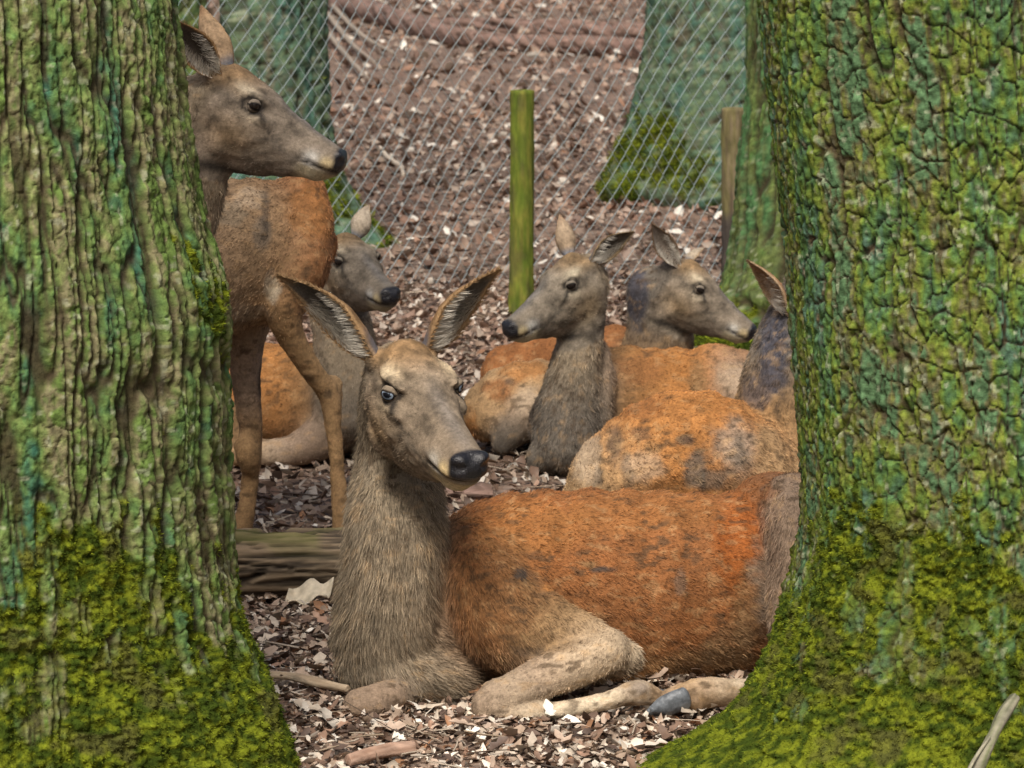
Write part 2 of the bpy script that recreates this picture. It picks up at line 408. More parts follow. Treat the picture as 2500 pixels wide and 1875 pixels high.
        wv_ = 0.0015*(0.7+0.6*r.random((len(pk), 1)))*max(1, tuft/0.011)
        bl = np.stack([p0-sd_*wv_, p0+sd_*wv_, p0+d*L+sd_*wv_*0.4], 1).reshape(-1, 3)
        bc = np.repeat(np.clip(mc[pk]*(0.75+0.75*r.random((len(pk), 1)))*np.array([1.1, 1.12, 1.0]), 0, 1), 3, 0)
        mo = link('moss', mesh_np('moss', bl, np.arange(len(bl)).reshape(-1, 3), M_MOSS, bc, smooth=False), root)
        mo['kind'] = 'stuff'
    if limbs:                                           # bare limbs well above the picture
        r = np.random.default_rng(200+seed)
        for q in range(3):
            a = r.random()*6.28; z0 = z_top*(0.72+0.12*q)
            i = np.argmin(np.abs(zz-z0)); b = np.array((xc[i], Yc, z0)); dr = np.array((math.cos(a), math.sin(a), 0.7))
            pts = [b+dr*t_*2.2+r.normal(0, 0.08, 3)*t_ for t_ in (0, 0.3, 0.6, 1)]
            vb, fb = tube(np.array(pts), np.array([0.09, 0.07, 0.05, 0.02]), np.array([0.09, 0.07, 0.05, 0.02]), seg=10, sub=4)
            link('limb', mesh_np('limb', vb, fb, M_BARK, np.tile((0.12, 0.13, 0.08), (len(vb), 1))), root)
    return root

# ------------------------------------------------------------------ lofted tubes
def catmull(pts, sub):
    pts = np.asarray(pts, float)
    if len(pts) < 3 or sub <= 1:
        t = np.linspace(0, len(pts)-1, (len(pts)-1)*max(sub, 1)+1); i = np.minimum(t.astype(int), len(pts)-2); fr = (t-i)[:, None]
        return pts[i]*(1-fr)+pts[i+1]*fr
    p = np.vstack([2*pts[0]-pts[1], pts, 2*pts[-1]-pts[-2]])
    outp = []
    for i in range(1, len(p)-2):
        for t in np.linspace(0, 1, sub, endpoint=False):
            a, b, c, d = p[i-1], p[i], p[i+1], p[i+2]
            outp.append(0.5*((2*b) + (-a+c)*t + (2*a-5*b+4*c-d)*t*t + (-a+3*b-3*c+d)*t**3))
    outp.append(pts[-1])
    return np.array(outp)
def tube(pts, rv, rh, hint=(0, 0, 1), seg=20, sub=5, caps=True, round_cap=0.8):
    """closed tube; rv is the radius along hint, rh across it"""
    a = catmull(np.column_stack([pts, rv, rh]), sub)
    c, rv, rh = a[:, :3], np.maximum(a[:, 3], 1e-4), np.maximum(a[:, 4], 1e-4)
    tg = np.gradient(c, axis=0); tg /= np.linalg.norm(tg, axis=1)[:, None]+1e-12
    hint = nrm(hint)
    if caps:
        pre, post = [], []
        for q in (0.93, 0.75, 0.45, 0.12):
            e = math.sqrt(1-q*q)*round_cap
            pre.insert(0, (c[0]-tg[0]*e*min(rv[0], rh[0]), tg[0], rv[0]*q, rh[0]*q))
            post.append((c[-1]+tg[-1]*e*min(rv[-1], rh[-1]), tg[-1], rv[-1]*q, rh[-1]*q))
        seq = pre + list(zip(c, tg, rv, rh)) + post
    else: seq = list(zip(c, tg, rv, rh))
    ang = np.linspace(0, 2*math.pi, seg, endpoint=False)
    rings = []; prev = None
    for cc, t, a1, b1 in seq:
        s = np.cross(t, hint)
        if np.linalg.norm(s) < 0.15: s = prev if prev is not None else np.cross(t, (0.3, 1, 0.2))
        s = s/np.linalg.norm(s); up = np.cross(s, t); prev = s
        rings.append(cc + np.cos(ang)[:, None]*s*b1 + np.sin(ang)[:, None]*up*a1)
    v = np.concatenate(rings); n = len(rings)
    i = np.arange(n*seg).reshape(n, seg); j = np.roll(i, -1, 1)
    f = np.stack([i[:-1], j[:-1], j[1:], i[1:]], -1).reshape(-1, 4)
    # close the ends with fans of quads (two triangles sharing the centre)
    k = len(v); v = np.vstack([v, rings[0].mean(0), rings[-1].mean(0)])
    e0 = np.stack([j[0, ::2], i[0, ::2], np.full(seg//2, k), np.roll(j[0, ::2], 0)], -1)
    fa = []
    for q in range(0, seg, 2):
        fa.append((k, i[0, (q+2) % seg], i[0, q+1], i[0, q])); fa.append((k+1, i[-1, q], i[-1, q+1], i[-1, (q+2) % seg]))
    return v, np.vstack([f, np.array(fa)])

# left oak: outline read down its right side
def moss_left(TH, ZZ, u, v):
    n = fbm2(u*4.2, v*3.0, 4, 71.0)
    m = sstep(-0.30, 0.16, (0.46+0.36*n+0.10*np.sin(TH*2.2+0.5)-ZZ))
    # tongue of moss in the mid of the right flank and the bulge under the deer's chin
    b = np.exp(-(((TH-1.34)/0.20)**2) - ((ZZ-1.12+0.25*(TH-1.34))/0.14)**2)
    m = np.maximum(m, 0.9*sstep(0.45, 0.95, b+0.3*n+0.9*fbm2(u*46, v*7, 3, 73.0)))
    t2 = np.exp(-(((TH-0.62)/0.20)**2) - ((ZZ-0.55)/0.16)**2)
    return np.maximum(m, sstep(0.35, 0.6, t2+0.4*n))
def moss_right(TH, ZZ, u, v):
    n = fbm2(u*4.0, v*4.0, 4, 81.0)
    m = sstep(-0.28, 0.16, (0.53+0.32*n+0.10*np.cos(TH*3.0+2.2)-ZZ))
    t2 = np.exp(-((TH-0.55)/0.3)**2 - ((ZZ-0.72)/0.3)**2)
    return np.maximum(m, sstep(0.35, 0.62, t2+0.45*n))
PAL_L = [(0.045, 0.135, 0.085), (0.065, 0.14, 0.065), (0.085, 0.155, 0.05), (0.115, 0.175, 0.05), (0.155, 0.185, 0.065), (0.20, 0.18, 0.10), (0.115, 0.18, 0.045)]
PAL_L0 = [(0.055, 0.15, 0.095), (0.085, 0.14, 0.055), (0.14, 0.165, 0.05), (0.19, 0.20, 0.055), (0.23, 0.185, 0.085), (0.13, 0.16, 0.065), (0.075, 0.16, 0.085), (0.17, 0.175, 0.07)]
PAL_R = [(0.12, 0.09, 0.05), (0.075, 0.14, 0.095), (0.07, 0.14, 0.065), (0.075, 0.145, 0.045), (0.105, 0.165, 0.032), (0.145, 0.18, 0.03), (0.125, 0.115, 0.055), (0.08, 0.15, 0.07)]
PAL_R0 = [(0.045, 0.16, 0.11), (0.075, 0.165, 0.05), (0.12, 0.19, 0.03), (0.17, 0.21, 0.025), (0.15, 0.11, 0.045), (0.08, 0.17, 0.04), (0.05, 0.165, 0.105), (0.11, 0.18, 0.04)]
EDGE_L = [(405, -60), (412, 0), (420, 100), (440, 300), (470, 480), (497, 580), (528, 670), (543, 740), (546, 800), (541, 900), (541, 1050), (547, 1200), (557, 1350), (577, 1500), (620, 1620), (680, 1760), (716, 1875), (748, 1950)]
EDGE_R = [(px_+16, py_) for px_, py_ in [(1845, -60), (1853, 0), (1870, 150), (1897, 380), (1922, 560), (1935, 760), (1950, 950), (1962, 1120), (1965, 1250), (1957, 1340), (1936, 1430), (1905, 1530), (1868, 1620), (1818, 1700), (1745, 1768), (1650, 1820), (1560, 1866), (1470, 1905)]]
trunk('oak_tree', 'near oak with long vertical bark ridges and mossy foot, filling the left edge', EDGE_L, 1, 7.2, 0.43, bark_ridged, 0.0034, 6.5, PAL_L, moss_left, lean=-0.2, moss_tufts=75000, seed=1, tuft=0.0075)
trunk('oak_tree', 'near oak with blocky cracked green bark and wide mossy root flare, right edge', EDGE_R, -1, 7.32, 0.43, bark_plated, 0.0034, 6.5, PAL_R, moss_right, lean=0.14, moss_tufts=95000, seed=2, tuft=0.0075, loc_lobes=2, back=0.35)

# mid and far trees
def moss_mid(TH, ZZ, u, v):
    return sstep(-0.08, 0.12, 0.30+0.3*fbm2(u*4, v*4, 3, 91.0)-ZZ)
def moss_none(TH, ZZ, u, v):
    return 0*TH
def moss_far(TH, ZZ, u, v):
    return 0.85*sstep(-0.25, 0.25, 0.30+0.8*fbm2(u*3.5, v*2.2, 3, 95.0)-ZZ)
PAL_M = [(0.06, 0.15, 0.05), (0.09, 0.17, 0.045), (0.13, 0.17, 0.05), (0.10, 0.13, 0.05), (0.07, 0.16, 0.06)]
PAL_F = [(0.05, 0.09, 0.065), (0.065, 0.14, 0.11), (0.08, 0.15, 0.10), (0.105, 0.145, 0.075), (0.075, 0.13, 0.09), (0.11, 0.105, 0.07)]
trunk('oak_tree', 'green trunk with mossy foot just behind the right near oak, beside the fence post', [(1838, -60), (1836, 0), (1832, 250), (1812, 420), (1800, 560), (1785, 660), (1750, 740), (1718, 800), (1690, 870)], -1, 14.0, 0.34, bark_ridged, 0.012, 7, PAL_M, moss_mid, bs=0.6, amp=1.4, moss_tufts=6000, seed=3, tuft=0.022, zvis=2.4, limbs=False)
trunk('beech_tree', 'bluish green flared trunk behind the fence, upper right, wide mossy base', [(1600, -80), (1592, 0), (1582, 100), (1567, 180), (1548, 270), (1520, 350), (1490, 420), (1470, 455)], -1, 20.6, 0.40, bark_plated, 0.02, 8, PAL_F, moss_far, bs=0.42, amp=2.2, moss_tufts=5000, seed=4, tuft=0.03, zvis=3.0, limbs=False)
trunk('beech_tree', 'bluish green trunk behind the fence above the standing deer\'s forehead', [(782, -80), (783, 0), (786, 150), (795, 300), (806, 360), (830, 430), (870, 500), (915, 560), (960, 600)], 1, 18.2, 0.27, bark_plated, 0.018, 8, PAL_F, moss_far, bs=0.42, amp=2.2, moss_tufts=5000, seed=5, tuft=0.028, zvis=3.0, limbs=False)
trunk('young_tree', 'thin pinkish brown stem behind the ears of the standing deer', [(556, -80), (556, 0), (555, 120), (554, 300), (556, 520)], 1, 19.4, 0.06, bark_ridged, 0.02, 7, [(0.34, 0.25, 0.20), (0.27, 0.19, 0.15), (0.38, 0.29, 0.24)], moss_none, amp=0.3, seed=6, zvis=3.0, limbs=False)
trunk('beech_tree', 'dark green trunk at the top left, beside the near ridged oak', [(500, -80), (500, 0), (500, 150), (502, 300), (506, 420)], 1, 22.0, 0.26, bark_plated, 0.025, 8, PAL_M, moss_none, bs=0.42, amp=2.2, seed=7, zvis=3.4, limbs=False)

# ------------------------------------------------------------------ deer
CC = dict(
    rust=(0.245, 0.100, 0.034), orange=(0.37, 0.165, 0.050), red=(0.31, 0.095, 0.020), brown=(0.19, 0.115, 0.052), grey=(0.255, 0.205, 0.140),
    dgrey=(0.14, 0.12, 0.095), pale=(0.46, 0.36, 0.25), tan=(0.36, 0.235, 0.12), taupe=(0.27, 0.195, 0.135), cream=(0.55, 0.46, 0.33), dark=(0.05, 0.042, 0.036), navy=(0.055, 0.055, 0.07),
    leg=(0.32, 0.20, 0.095), black=(0.012, 0.012, 0.014))
def cc(c): return np.array(CC[c] if isinstance(c, str) else c)

HEAD = np.array([  # x along the skull, top, bottom, half width
    (-0.05, 0.040, -0.080, 0.050), (-0.01, 0.066, -0.125, 0.068), (0.03, 0.078, -0.150, 0.076), (0.07, 0.079, -0.160, 0.084), (0.105, 0.073, -0.160, 0.085),
    (0.14, 0.062, -0.156, 0.079), (0.18, 0.047, -0.146, 0.068), (0.22, 0.033, -0.130, 0.057), (0.26, 0.022, -0.112, 0.051), (0.295, 0.014, -0.099, 0.049),
    (0.325, 0.008, -0.089, 0.047), (0.348, 0.000, -0.076, 0.043), (0.362, -0.011, -0.064, 0.034), (0.371, -0.022, -0.050, 0.018)])
class Deer:
    def __init__(self, label, foot, group='red deer hinds resting among the trees', voxel=0.009, smooth=6, name='deer'):
        self.root = empty(name, foot); tag(self.root, label, 'deer', group)
        self.v, self.f, self.n = [], [], 0
        self.sp, self.sr, self.sc, self.sf, self.sl = [], [], [], [], []
        self.blobs = []; self.head = None; self.voxel = voxel; self.smooth = smooth
    def add(self, v, f):
        self.v.append(v); self.f.append(f+self.n); self.n += len(v)
    def tube(self, pts, col, fur=0.012, hint=(0, 0, 1), seg=20):
        """pts: (px, py, Y, r_px[, r_across_px]); col one colour or one per point"""
        W = np.array([P(*p[:3]) for p in pts]); k = np.array([mpx(q) for q in W])
        rv = np.array([p[3] for p in pts])*k; rh = np.array([p[4] if len(p) > 4 else p[3] for p in pts])*k
        self.wtube(W, rv, rh, col, fur, hint, seg)
    def wtube(self, W, rv, rh, col, fur=0.012, hint=(0, 0, 1), seg=20):
        v, f = tube(W, rv, rh, hint, seg, 5); self.add(v, f)
        cols = np.array([cc(c) for c in col]) if isinstance(col, list) else np.tile(cc(col), (len(W), 1))
        furs = np.array(fur if isinstance(fur, list) else [fur]*len(W), float)
        a = catmull(np.column_stack([W, rv, rh, cols, furs]), 4)
        tg = np.gradient(a[:, :3], axis=0); tg /= np.linalg.norm(tg, axis=1)[:, None]+1e-9
        self.sp.append(a[:, :3]); self.sr.append((a[:, 3]+a[:, 4])/2); self.sc.append(a[:, 5:8]); self.sf.append(tg); self.sl.append(a[:, 8])
    def ball(self, p, r, col, fur=0.012, flow=(1, 0, -0.3)):
        """p: (px, py, Y); r: three radii in px along x, y(depth), z"""
        c = P(*p); k = mpx(c); rr = np.array(r)*k
        v, f = tube(np.array([c-(rr[0]*0.2, 0, 0), c, c+(rr[0]*0.2, 0, 0)]), rr[2]*np.ones(3), rr[1]*np.ones(3), (0, 0, 1), 16, 2)
        v = c + (v-c)*np.array((rr[0]/(np.abs(v[:, 0]-c[0]).max()), 1, 1)); self.add(v, f)
        self.sp.append(c[None]); self.sr.append(np.array([rr.mean()])); self.sc.append(cc(col)[None]); self.sf.append(nrm(flow)[None]); self.sl.append(np.array([fur]))
    def blob(self, px, py, Y, r, col, k=0.8, ry=None):
        c = P(px, py, Y); m = mpx(c); self.blobs.append((c, r*m, (ry or r)*m, cc(col), k))
    def set_head(self, eye, nose, s, roll=0.0, tint=(1, 1, 1), eye_col=None, pale=1.0, lid=(0.40, 0.40)):
        """eye: midpoint between the eyes, nose: tip of the nose, both (px, py, Y)"""
        E, N = P(*eye), P(*nose)
        d = nrm(N-E)                                        # runs 9.6 degrees below the skull axis
        up0 = np.array((0, 0, 1.0)); sidev = nrm(np.cross(up0, d))
        sidev = nrm(sidev*math.cos(roll) + np.cross(d, sidev)*math.sin(roll))
        upd = np.cross(d, sidev)
        a = math.radians(9.6)
        f = nrm(d*math.cos(a) + upd*math.sin(a)); u = nrm(upd*math.cos(a) - d*math.sin(a))
        O = E - (f*0.118 + u*0.022)*s
        self.head = (O, f, sidev, u, s); self.htint = np.array(tint); self.eye_col = eye_col; self.hpale = pale; self.lid = lid
        H = self.hw
        ang = np.linspace(0, 2*math.pi, 28, endpoint=False); ca, sa = np.cos(ang), np.sin(ang)
        rings = []
        hh = catmull(HEAD, 3)
        for x, zt, zb, w_ in hh:
            zc, hz = (zt+zb)/2, (zt-zb)/2
            y = w_*np.sign(ca)*np.abs(ca)**0.85; z = hz*np.sign(sa)*np.abs(sa)**0.92
            y = y*(1-0.42*np.maximum(0, -sa)**1.3)*(1-0.22*np.maximum(0, sa)**1.5*(1 if x > 0.15 else 0.4))
            rings.append(np.stack([np.full(28, x), y, zc+z], 1))
        v = H(np.concatenate(rings)); n = len(rings); i = np.arange(n*28).reshape(n, 28); j = np.roll(i, -1, 1)
        fq = np.stack([i[:-1], j[:-1], j[1:], i[1:]], -1).reshape(-1, 4)
        k = len(v); v = np.vstack([v, v[:28].mean(0), v[-28:].mean(0)]); fa = []
        for q in range(0, 28, 2):
            fa.append((k, i[0, (q+2) % 28], i[0, q+1], i[0, q])); fa.append((k+1, i[-1, q], i[-1, q+1], i[-1, (q+2) % 28]))
        self.add(v, np.vstack([fq, np.array(fa)]))
        for sg in (1, -1):
            self.hball((0.098, sg*0.054, 0.042), (0.055, 0.022, 0.012))     # brow
            self.hball((0.135, sg*0.066, -0.006), (0.045, 0.017, 0.018))    # cheekbone
            self.hball((0.070, sg*0.046, -0.080), (0.062, 0.030, 0.060))    # jaw muscle
            self.hball((0.322, sg*0.028, -0.042), (0.036, 0.022, 0.020))    # lip pads
            self.hball((0.350, sg*0.023, -0.014), (0.019, 0.019, 0.015))    # nostril wings
            self.hball((0.010, sg*0.050, 0.040), (0.032, 0.026, 0.026))     # ear roots
        self.hball((0.300, 0, -0.082), (0.038, 0.031, 0.018))               # chin
        self.hball((0.045, 0, 0.064), (0.05, 0.045, 0.022))                 # crown
    def hw(self, p):
        O, f, sd_, u, s = self.head; p = np.asarray(p)
        return O + s*(p[..., :1]*f + p[..., 1:2]*sd_ + p[..., 2:3]*u)
    def hl(self, p):
        O, f, sd_, u, s = self.head; q = (p-O)/s
        return np.stack([q@f, q@sd_, q@u], -1)
    def hball(self, c, r):
        an = np.linspace(0, 2*math.pi, 14, endpoint=False); rings = []
        for t in np.linspace(-0.97, 0.97, 9):
            q = math.sqrt(1-t*t)
            rings.append(np.stack([np.full(14, c[0]+r[0]*t), c[1]+r[1]*q*np.cos(an), c[2]+r[2]*q*np.sin(an)], 1))
        v = np.concatenate(rings); i = np.arange(9*14).reshape(9, 14); j = np.roll(i, -1, 1)
        fq = np.stack([i[:-1], j[:-1], j[1:], i[1:]], -1).reshape(-1, 4)
        k = len(v); v = np.vstack([v, rings[0].mean(0), rings[-1].mean(0)]); fa = []
        for q in range(0, 14, 2):
            fa.append((k, i[0, (q+2) % 14], i[0, q+1], i[0, q])); fa.append((k+1, i[-1, q], i[-1, q+1], i[-1, (q+2) % 14]))
        self.add(self.hw(v), np.vstack([fq, np.array(fa)]))
    def head_paint(self, L, col, wet, fur):
        """coat markings and painted shading of the face, in skull coordinates"""
        x, y, z = L[:, 0], np.abs(L[:, 1]), L[:, 2]
        inb = (x > -0.03) & (x < 0.42) & (y < 0.12) & (z > -0.19) & (z < 0.12)
        def d3(c, r): return np.exp(-(((x-c[0])/r[0])**2 + ((y-c[1])/r[1])**2 + ((z-c[2])/r[2])**2))
        def seg(a, b, wd):
            ys = np.array((1, 0.3, 1)); a, b = np.array(a)*ys, np.array(b)*ys; ab = b-a; q = np.stack([x, y, z], 1)*ys
            t = np.clip(((q-a)@ab)/(ab@ab), 0, 1); return np.exp(-(np.linalg.norm(q-a-t[:, None]*ab, axis=1)/wd)**2)
        n = fbm3(L[:, 0]*30, L[:, 1]*30, L[:, 2]*30, 3, 5.0)
        c = np.tile(np.array((0.205, 0.160, 0.112)), (len(L), 1))*(1+0.6*n[:, None])
        c = lerpc(c, (0.25, 0.145, 0.06), sstep(0.02, 0.06, z)*sstep(0.15, 0.05, x)*0.75)
        c = lerpc(c, (0.19, 0.165, 0.14), sstep(0.13, 0.2, x)*sstep(0.03, 0.0, y)*sstep(-0.02, 0.02, z)*0.8)
        c = lerpc(c, (0.26, 0.165, 0.075), d3((0.09, 0.07, -0.07), (0.07, 0.05, 0.05))*0.6)
        c = lerpc(c, (0.48, 0.39, 0.26), 0.85*np.minimum(1, 1.1*d3((0.090, 0.066, 0.052), (0.034, 0.03, 0.015)))*self.hpale)
        c = lerpc(c, (0.45, 0.36, 0.24), np.minimum(1, 1.2*d3((0.128, 0.07, -0.006), (0.025, 0.03, 0.012)))*0.8)
        c = lerpc(c, (0.55, 0.50, 0.42), np.minimum(1, 1.6*d3((0.296, 0.046, -0.046), (0.020, 0.03, 0.018))))
        c = lerpc(c, (0.50, 0.41, 0.25), sstep(-0.058, -0.070, z)*sstep(0.25, 0.29, x))
        c = lerpc(c, (0.50, 0.38, 0.20), np.minimum(1, 1.6*d3((0.335, 0.042, -0.040), (0.018, 0.014, 0.014))))
        m2 = fbm3(L[:, 0]*55+3, L[:, 1]*55, L[:, 2]*70, 3, 9.0)
        c = c*(1+1.0*np.clip(m2, -0.6, 0.6)[:, None]*sstep(0.33, 0.26, x)[:, None])
        c = lerpc(c, (0.07, 0.058, 0.045), 0.6*np.maximum(np.maximum(seg((0.195, 0.060, -0.040), (0.260, 0.050, -0.066), 0.008), 0.8*seg((0.15, 0.072, -0.055), (0.20, 0.064, -0.030), 0.006)), 0.7*seg((0.14, 0.075, -0.09), (0.19, 0.066, -0.075), 0.008)))  # dark streaks drawn on cheek and muzzle to shade their grooves
        dk = np.maximum(seg((0.134, 0.078, 0.019), (0.158, 0.070, -0.002), 0.0060), 0.75*seg((0.158, 0.070, -0.002), (0.180, 0.066, -0.024), 0.0045))
        dk = np.maximum(dk, np.minimum(1, 1.4*np.exp(-((np.sqrt(((x-0.118)/1.25)**2+(z-0.022)**2)-0.0185)/0.0045)**2)*(y > 0.05)))
        dk = np.maximum(dk, seg((0.262, 0.040, -0.056), (0.30, 0.041, -0.054), 0.005)); dk = np.maximum(dk, seg((0.30, 0.041, -0.054), (0.362, 0.02, -0.051), 0.005))
        dk = np.maximum(dk, 0.85*seg((0.04, 0.05, -0.162), (0.20, 0.035, -0.146), 0.013))  # shadow between jaw and neck, painted as a dark stripe
        c = lerpc(c, (0.025, 0.02, 0.016), np.clip(dk*1.15, 0, 1)*0.95)
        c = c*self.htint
        ns = sstep(0.336, 0.346, x + 0.25*np.minimum(0, z+0.02) - 0.15*np.maximum(0, y-0.022))*sstep(-0.052, -0.046, z)
        c = lerpc(c, (0.013, 0.013, 0.016), ns)
        k = sstep(-0.02, 0.035, x)*inb
        col[:] = col*(1-k[:, None]) + c*k[:, None]
        wet[:] = np.maximum(wet, ns*inb)
        fl = np.where(x > 0.2, 0.004, 0.008)*(1-ns)*np.where(np.hypot(x-0.118, z-0.022) < 0.026, 0.0, 1.0)
        fur[:] = fur*(1-k) + fl*k
        return inb & (k > 0.3)
    def build(self, fur_n=0, fur_w=0.0007, noise_amp=0.004, spots=0.25):
        v = np.concatenate(self.v); f = np.concatenate(self.f)
        v[:, 2] = np.maximum(v[:, 2], 0.004)
        me = mesh_np('raw', v, f); o = bpy.data.objects.new('raw', me); COL.objects.link(o)
        md = o.modifiers.new('r', 'REMESH'); md.mode = 'VOXEL'; md.voxel_size = self.voxel
        dg = bpy.context.evaluated_depsgraph_get()
        m2 = bpy.data.meshes.new_from_object(o.evaluated_get(dg)); bpy.data.objects.remove(o); bpy.data.meshes.remove(me)
        # keep the outer skin only
        bm = bmesh.new(); bm.from_mesh(m2)
        seen = set(); best = []
        for s0 in bm.verts:
            if s0 in seen: continue
            st = [s0]; seen.add(s0); comp = [s0]
            while st:
                q = st.pop()
                for e in q.link_edges:
                    w_ = e.other_vert(q)
                    if w_ not in seen: seen.add(w_); st.append(w_); comp.append(w_)
            if len(comp) > len(best):
                if best: bmesh.ops.delete(bm, geom=best, context='VERTS')
                best = comp
            else: bmesh.ops.delete(bm, geom=comp, context='VERTS')
        bm.to_mesh(m2); bm.free()
        nv = len(m2.vertices); co = np.zeros(nv*3, np.float32); m2.vertices.foreach_get('co', co); co = co.reshape(-1, 3).astype(float)
        ed = np.zeros(len(m2.edges)*2, np.int32); m2.edges.foreach_get('vertices', ed); ed = ed.reshape(-1, 2)
        deg = np.bincount(ed.ravel(), minlength=nv)[:, None]
        sm = np.ones(nv)
        if self.head is not None:
            L = self.hl(co); sm = np.where((L[:, 0] > 0.02) & (np.abs(L[:, 1]) < 0.13) & (L[:, 2] > -0.18), 0.5, 1.0)
        for it in range(self.smooth):
            acc = np.stack([np.bincount(ed[:, 0], co[ed[:, 1], a], nv) + np.bincount(ed[:, 1], co[ed[:, 0], a], nv) for a in range(3)], 1)
            co += (acc/np.maximum(deg, 1)-co)*(0.55*sm)[:, None]
        if self.head is not None:
            L = self.hl(co)
            for sg in (1, -1):                                # nostrils and eye sockets pressed in, mouth cut
                for c_, r_, dp in (((0.360, sg*0.027, -0.020), 0.010, 0.016), ((0.120, sg*0.090, 0.022), 0.018, 0.006)):
                    d = np.linalg.norm(L-np.array(c_), axis=1); L[:, 1] -= sg*dp*np.exp(-(d/r_)**2)
            x, y, z = L.T
            gm = np.exp(-((z+0.054)/0.005)**2)*sstep(0.255, 0.275, x)*sstep(0.375, 0.365, x)
            L[:, 1] *= 1-0.13*gm; L[:, 0] -= 0.004*gm*sstep(0.34, 0.36, x)
            co = self.hw(L)
        nn0 = np.zeros(nv*3, np.float32); m2.vertices.foreach_set('co', co.astype(np.float32).ravel()); m2.update(); m2.vertices.foreach_get('normal', nn0)
        lump = 0.016*fbm3(co[:, 0]*7, co[:, 1]*7, co[:, 2]*5, 2, 33.0) + 0.004*np.sin(co[:, 0]*62+6*co[:, 2]+3*noise3(co[:, 0]*5, co[:, 1]*5, co[:, 2]*5, 3.0))*sstep(0.12, 0.2, co[:, 2])
        co = co + nn0.reshape(-1, 3)*(lump*(sm > 0.9)*sstep(0.05, 0.16, self.bulk(co)))[:, None]
        m2.vertices.foreach_set('co', co.astype(np.float32).ravel()); m2.update()
        nn = np.zeros(nv*3, np.float32); m2.vertices.foreach_get('normal', nn); nn = nn.reshape(-1, 3).astype(float)
        # coat colour, hair flow and hair length blended from the nearest limbs
        sp, sr, sc_, sf, sl = map(np.concatenate, (self.sp, self.sr, self.sc, self.sf, self.sl))
        col = np.zeros((nv, 3)); flow = np.zeros((nv, 3)); fur = np.zeros(nv)
        for a in range(0, nv, 20000):
            q = co[a:a+20000]
            d = np.sqrt(((q[:, None]-sp[None])**2).sum(-1)) - sr[None]
            wg = np.exp(-(d-d.min(1)[:, None])/0.022); wg /= wg.sum(1)[:, None]
            col[a:a+20000] = wg@sc_; flow[a:a+20000] = wg@sf; fur[a:a+20000] = wg@sl
        big = fbm3(co[:, 0]*9, co[:, 1]*9, co[:, 2]*9, 3, 2.0); fine = fbm3(co[:, 0]*45, co[:, 1]*45, co[:, 2]*60, 3, 4.0)
        for c_, r_, ry_, k_, s_ in self.blobs:
            d = np.sqrt(((co[:, 0]-c_[0])/r_)**2 + ((co[:, 2]-c_[2])/ry_)**2 + ((co[:, 1]-c_[1])/(max(r_, ry_)*1.6))**2)
            col = lerpc(col, k_, s_*sstep(1.25, 0.65, d+0.4*big+0.45*fine))
        fk = fbm3(co[:, 0]*34, co[:, 1]*50, co[:, 2]*75, 3, 14.0)
        col = lerpc(col, (0.07, 0.045, 0.025), 0.7*sstep(0.17, 0.32, fk)*sstep(-0.3, 0.15, big)); col = lerpc(col, (0.42, 0.27, 0.13), 0.35*sstep(0.18, 0.34, -fk))
        col = col*(1+0.40*big[:, None])*(1+spots*fine[:, None])
        wet = np.zeros(nv)
        if self.head is not None:
            hm = self.head_paint(self.hl(co), col, wet, fur)
            flow = np.where(hm[:, None], -self.head[1][None], flow)
        fz = np.zeros(nv)
        if self.head is not None:
            LL = self.hl(co); fz = 0.0065*fbm3(LL[:, 0]*34, LL[:, 1]*34, LL[:, 2]*55, 3, 19.0)*sstep(0.31, 0.24, LL[:, 0])*(np.hypot(LL[:, 0]-0.118, LL[:, 2]-0.022) > 0.03)
        co2 = co + nn*np.where(sm > 0.9, noise_amp*fine, fz)[:, None]
        m2.vertices.foreach_set('co', co2.astype(np.float32).ravel())
        m2.polygons.foreach_set('use_smooth', np.ones(len(m2.polygons), bool)); m2.update()
        m2.name = 'body'; set_col(m2, col)
        at = m2.attributes.new('wet', 'FLOAT', 'POINT'); at.data.foreach_set('value', wet.astype(np.float32))
        m2.materials.clear(); m2.materials.append(M_COAT)
        link('body', m2, self.root)
        if self.head is not None: self.eyes()
        if fur_n: self.fur(m2, co2, nn, col, flow, fur, fur_n, fur_w)
    def bulk(self, co):
        """thickness of the limb each point belongs to, so that only trunks get muscle and rib relief"""
        sp, sr = np.concatenate(self.sp), np.concatenate(self.sr); o_ = np.zeros(len(co))
        for a in range(0, len(co), 20000):
            d = np.sqrt(((co[a:a+20000, None]-sp[None])**2).sum(-1)) - sr[None]; o_[a:a+20000] = sr[d.argmin(1)]
        return o_
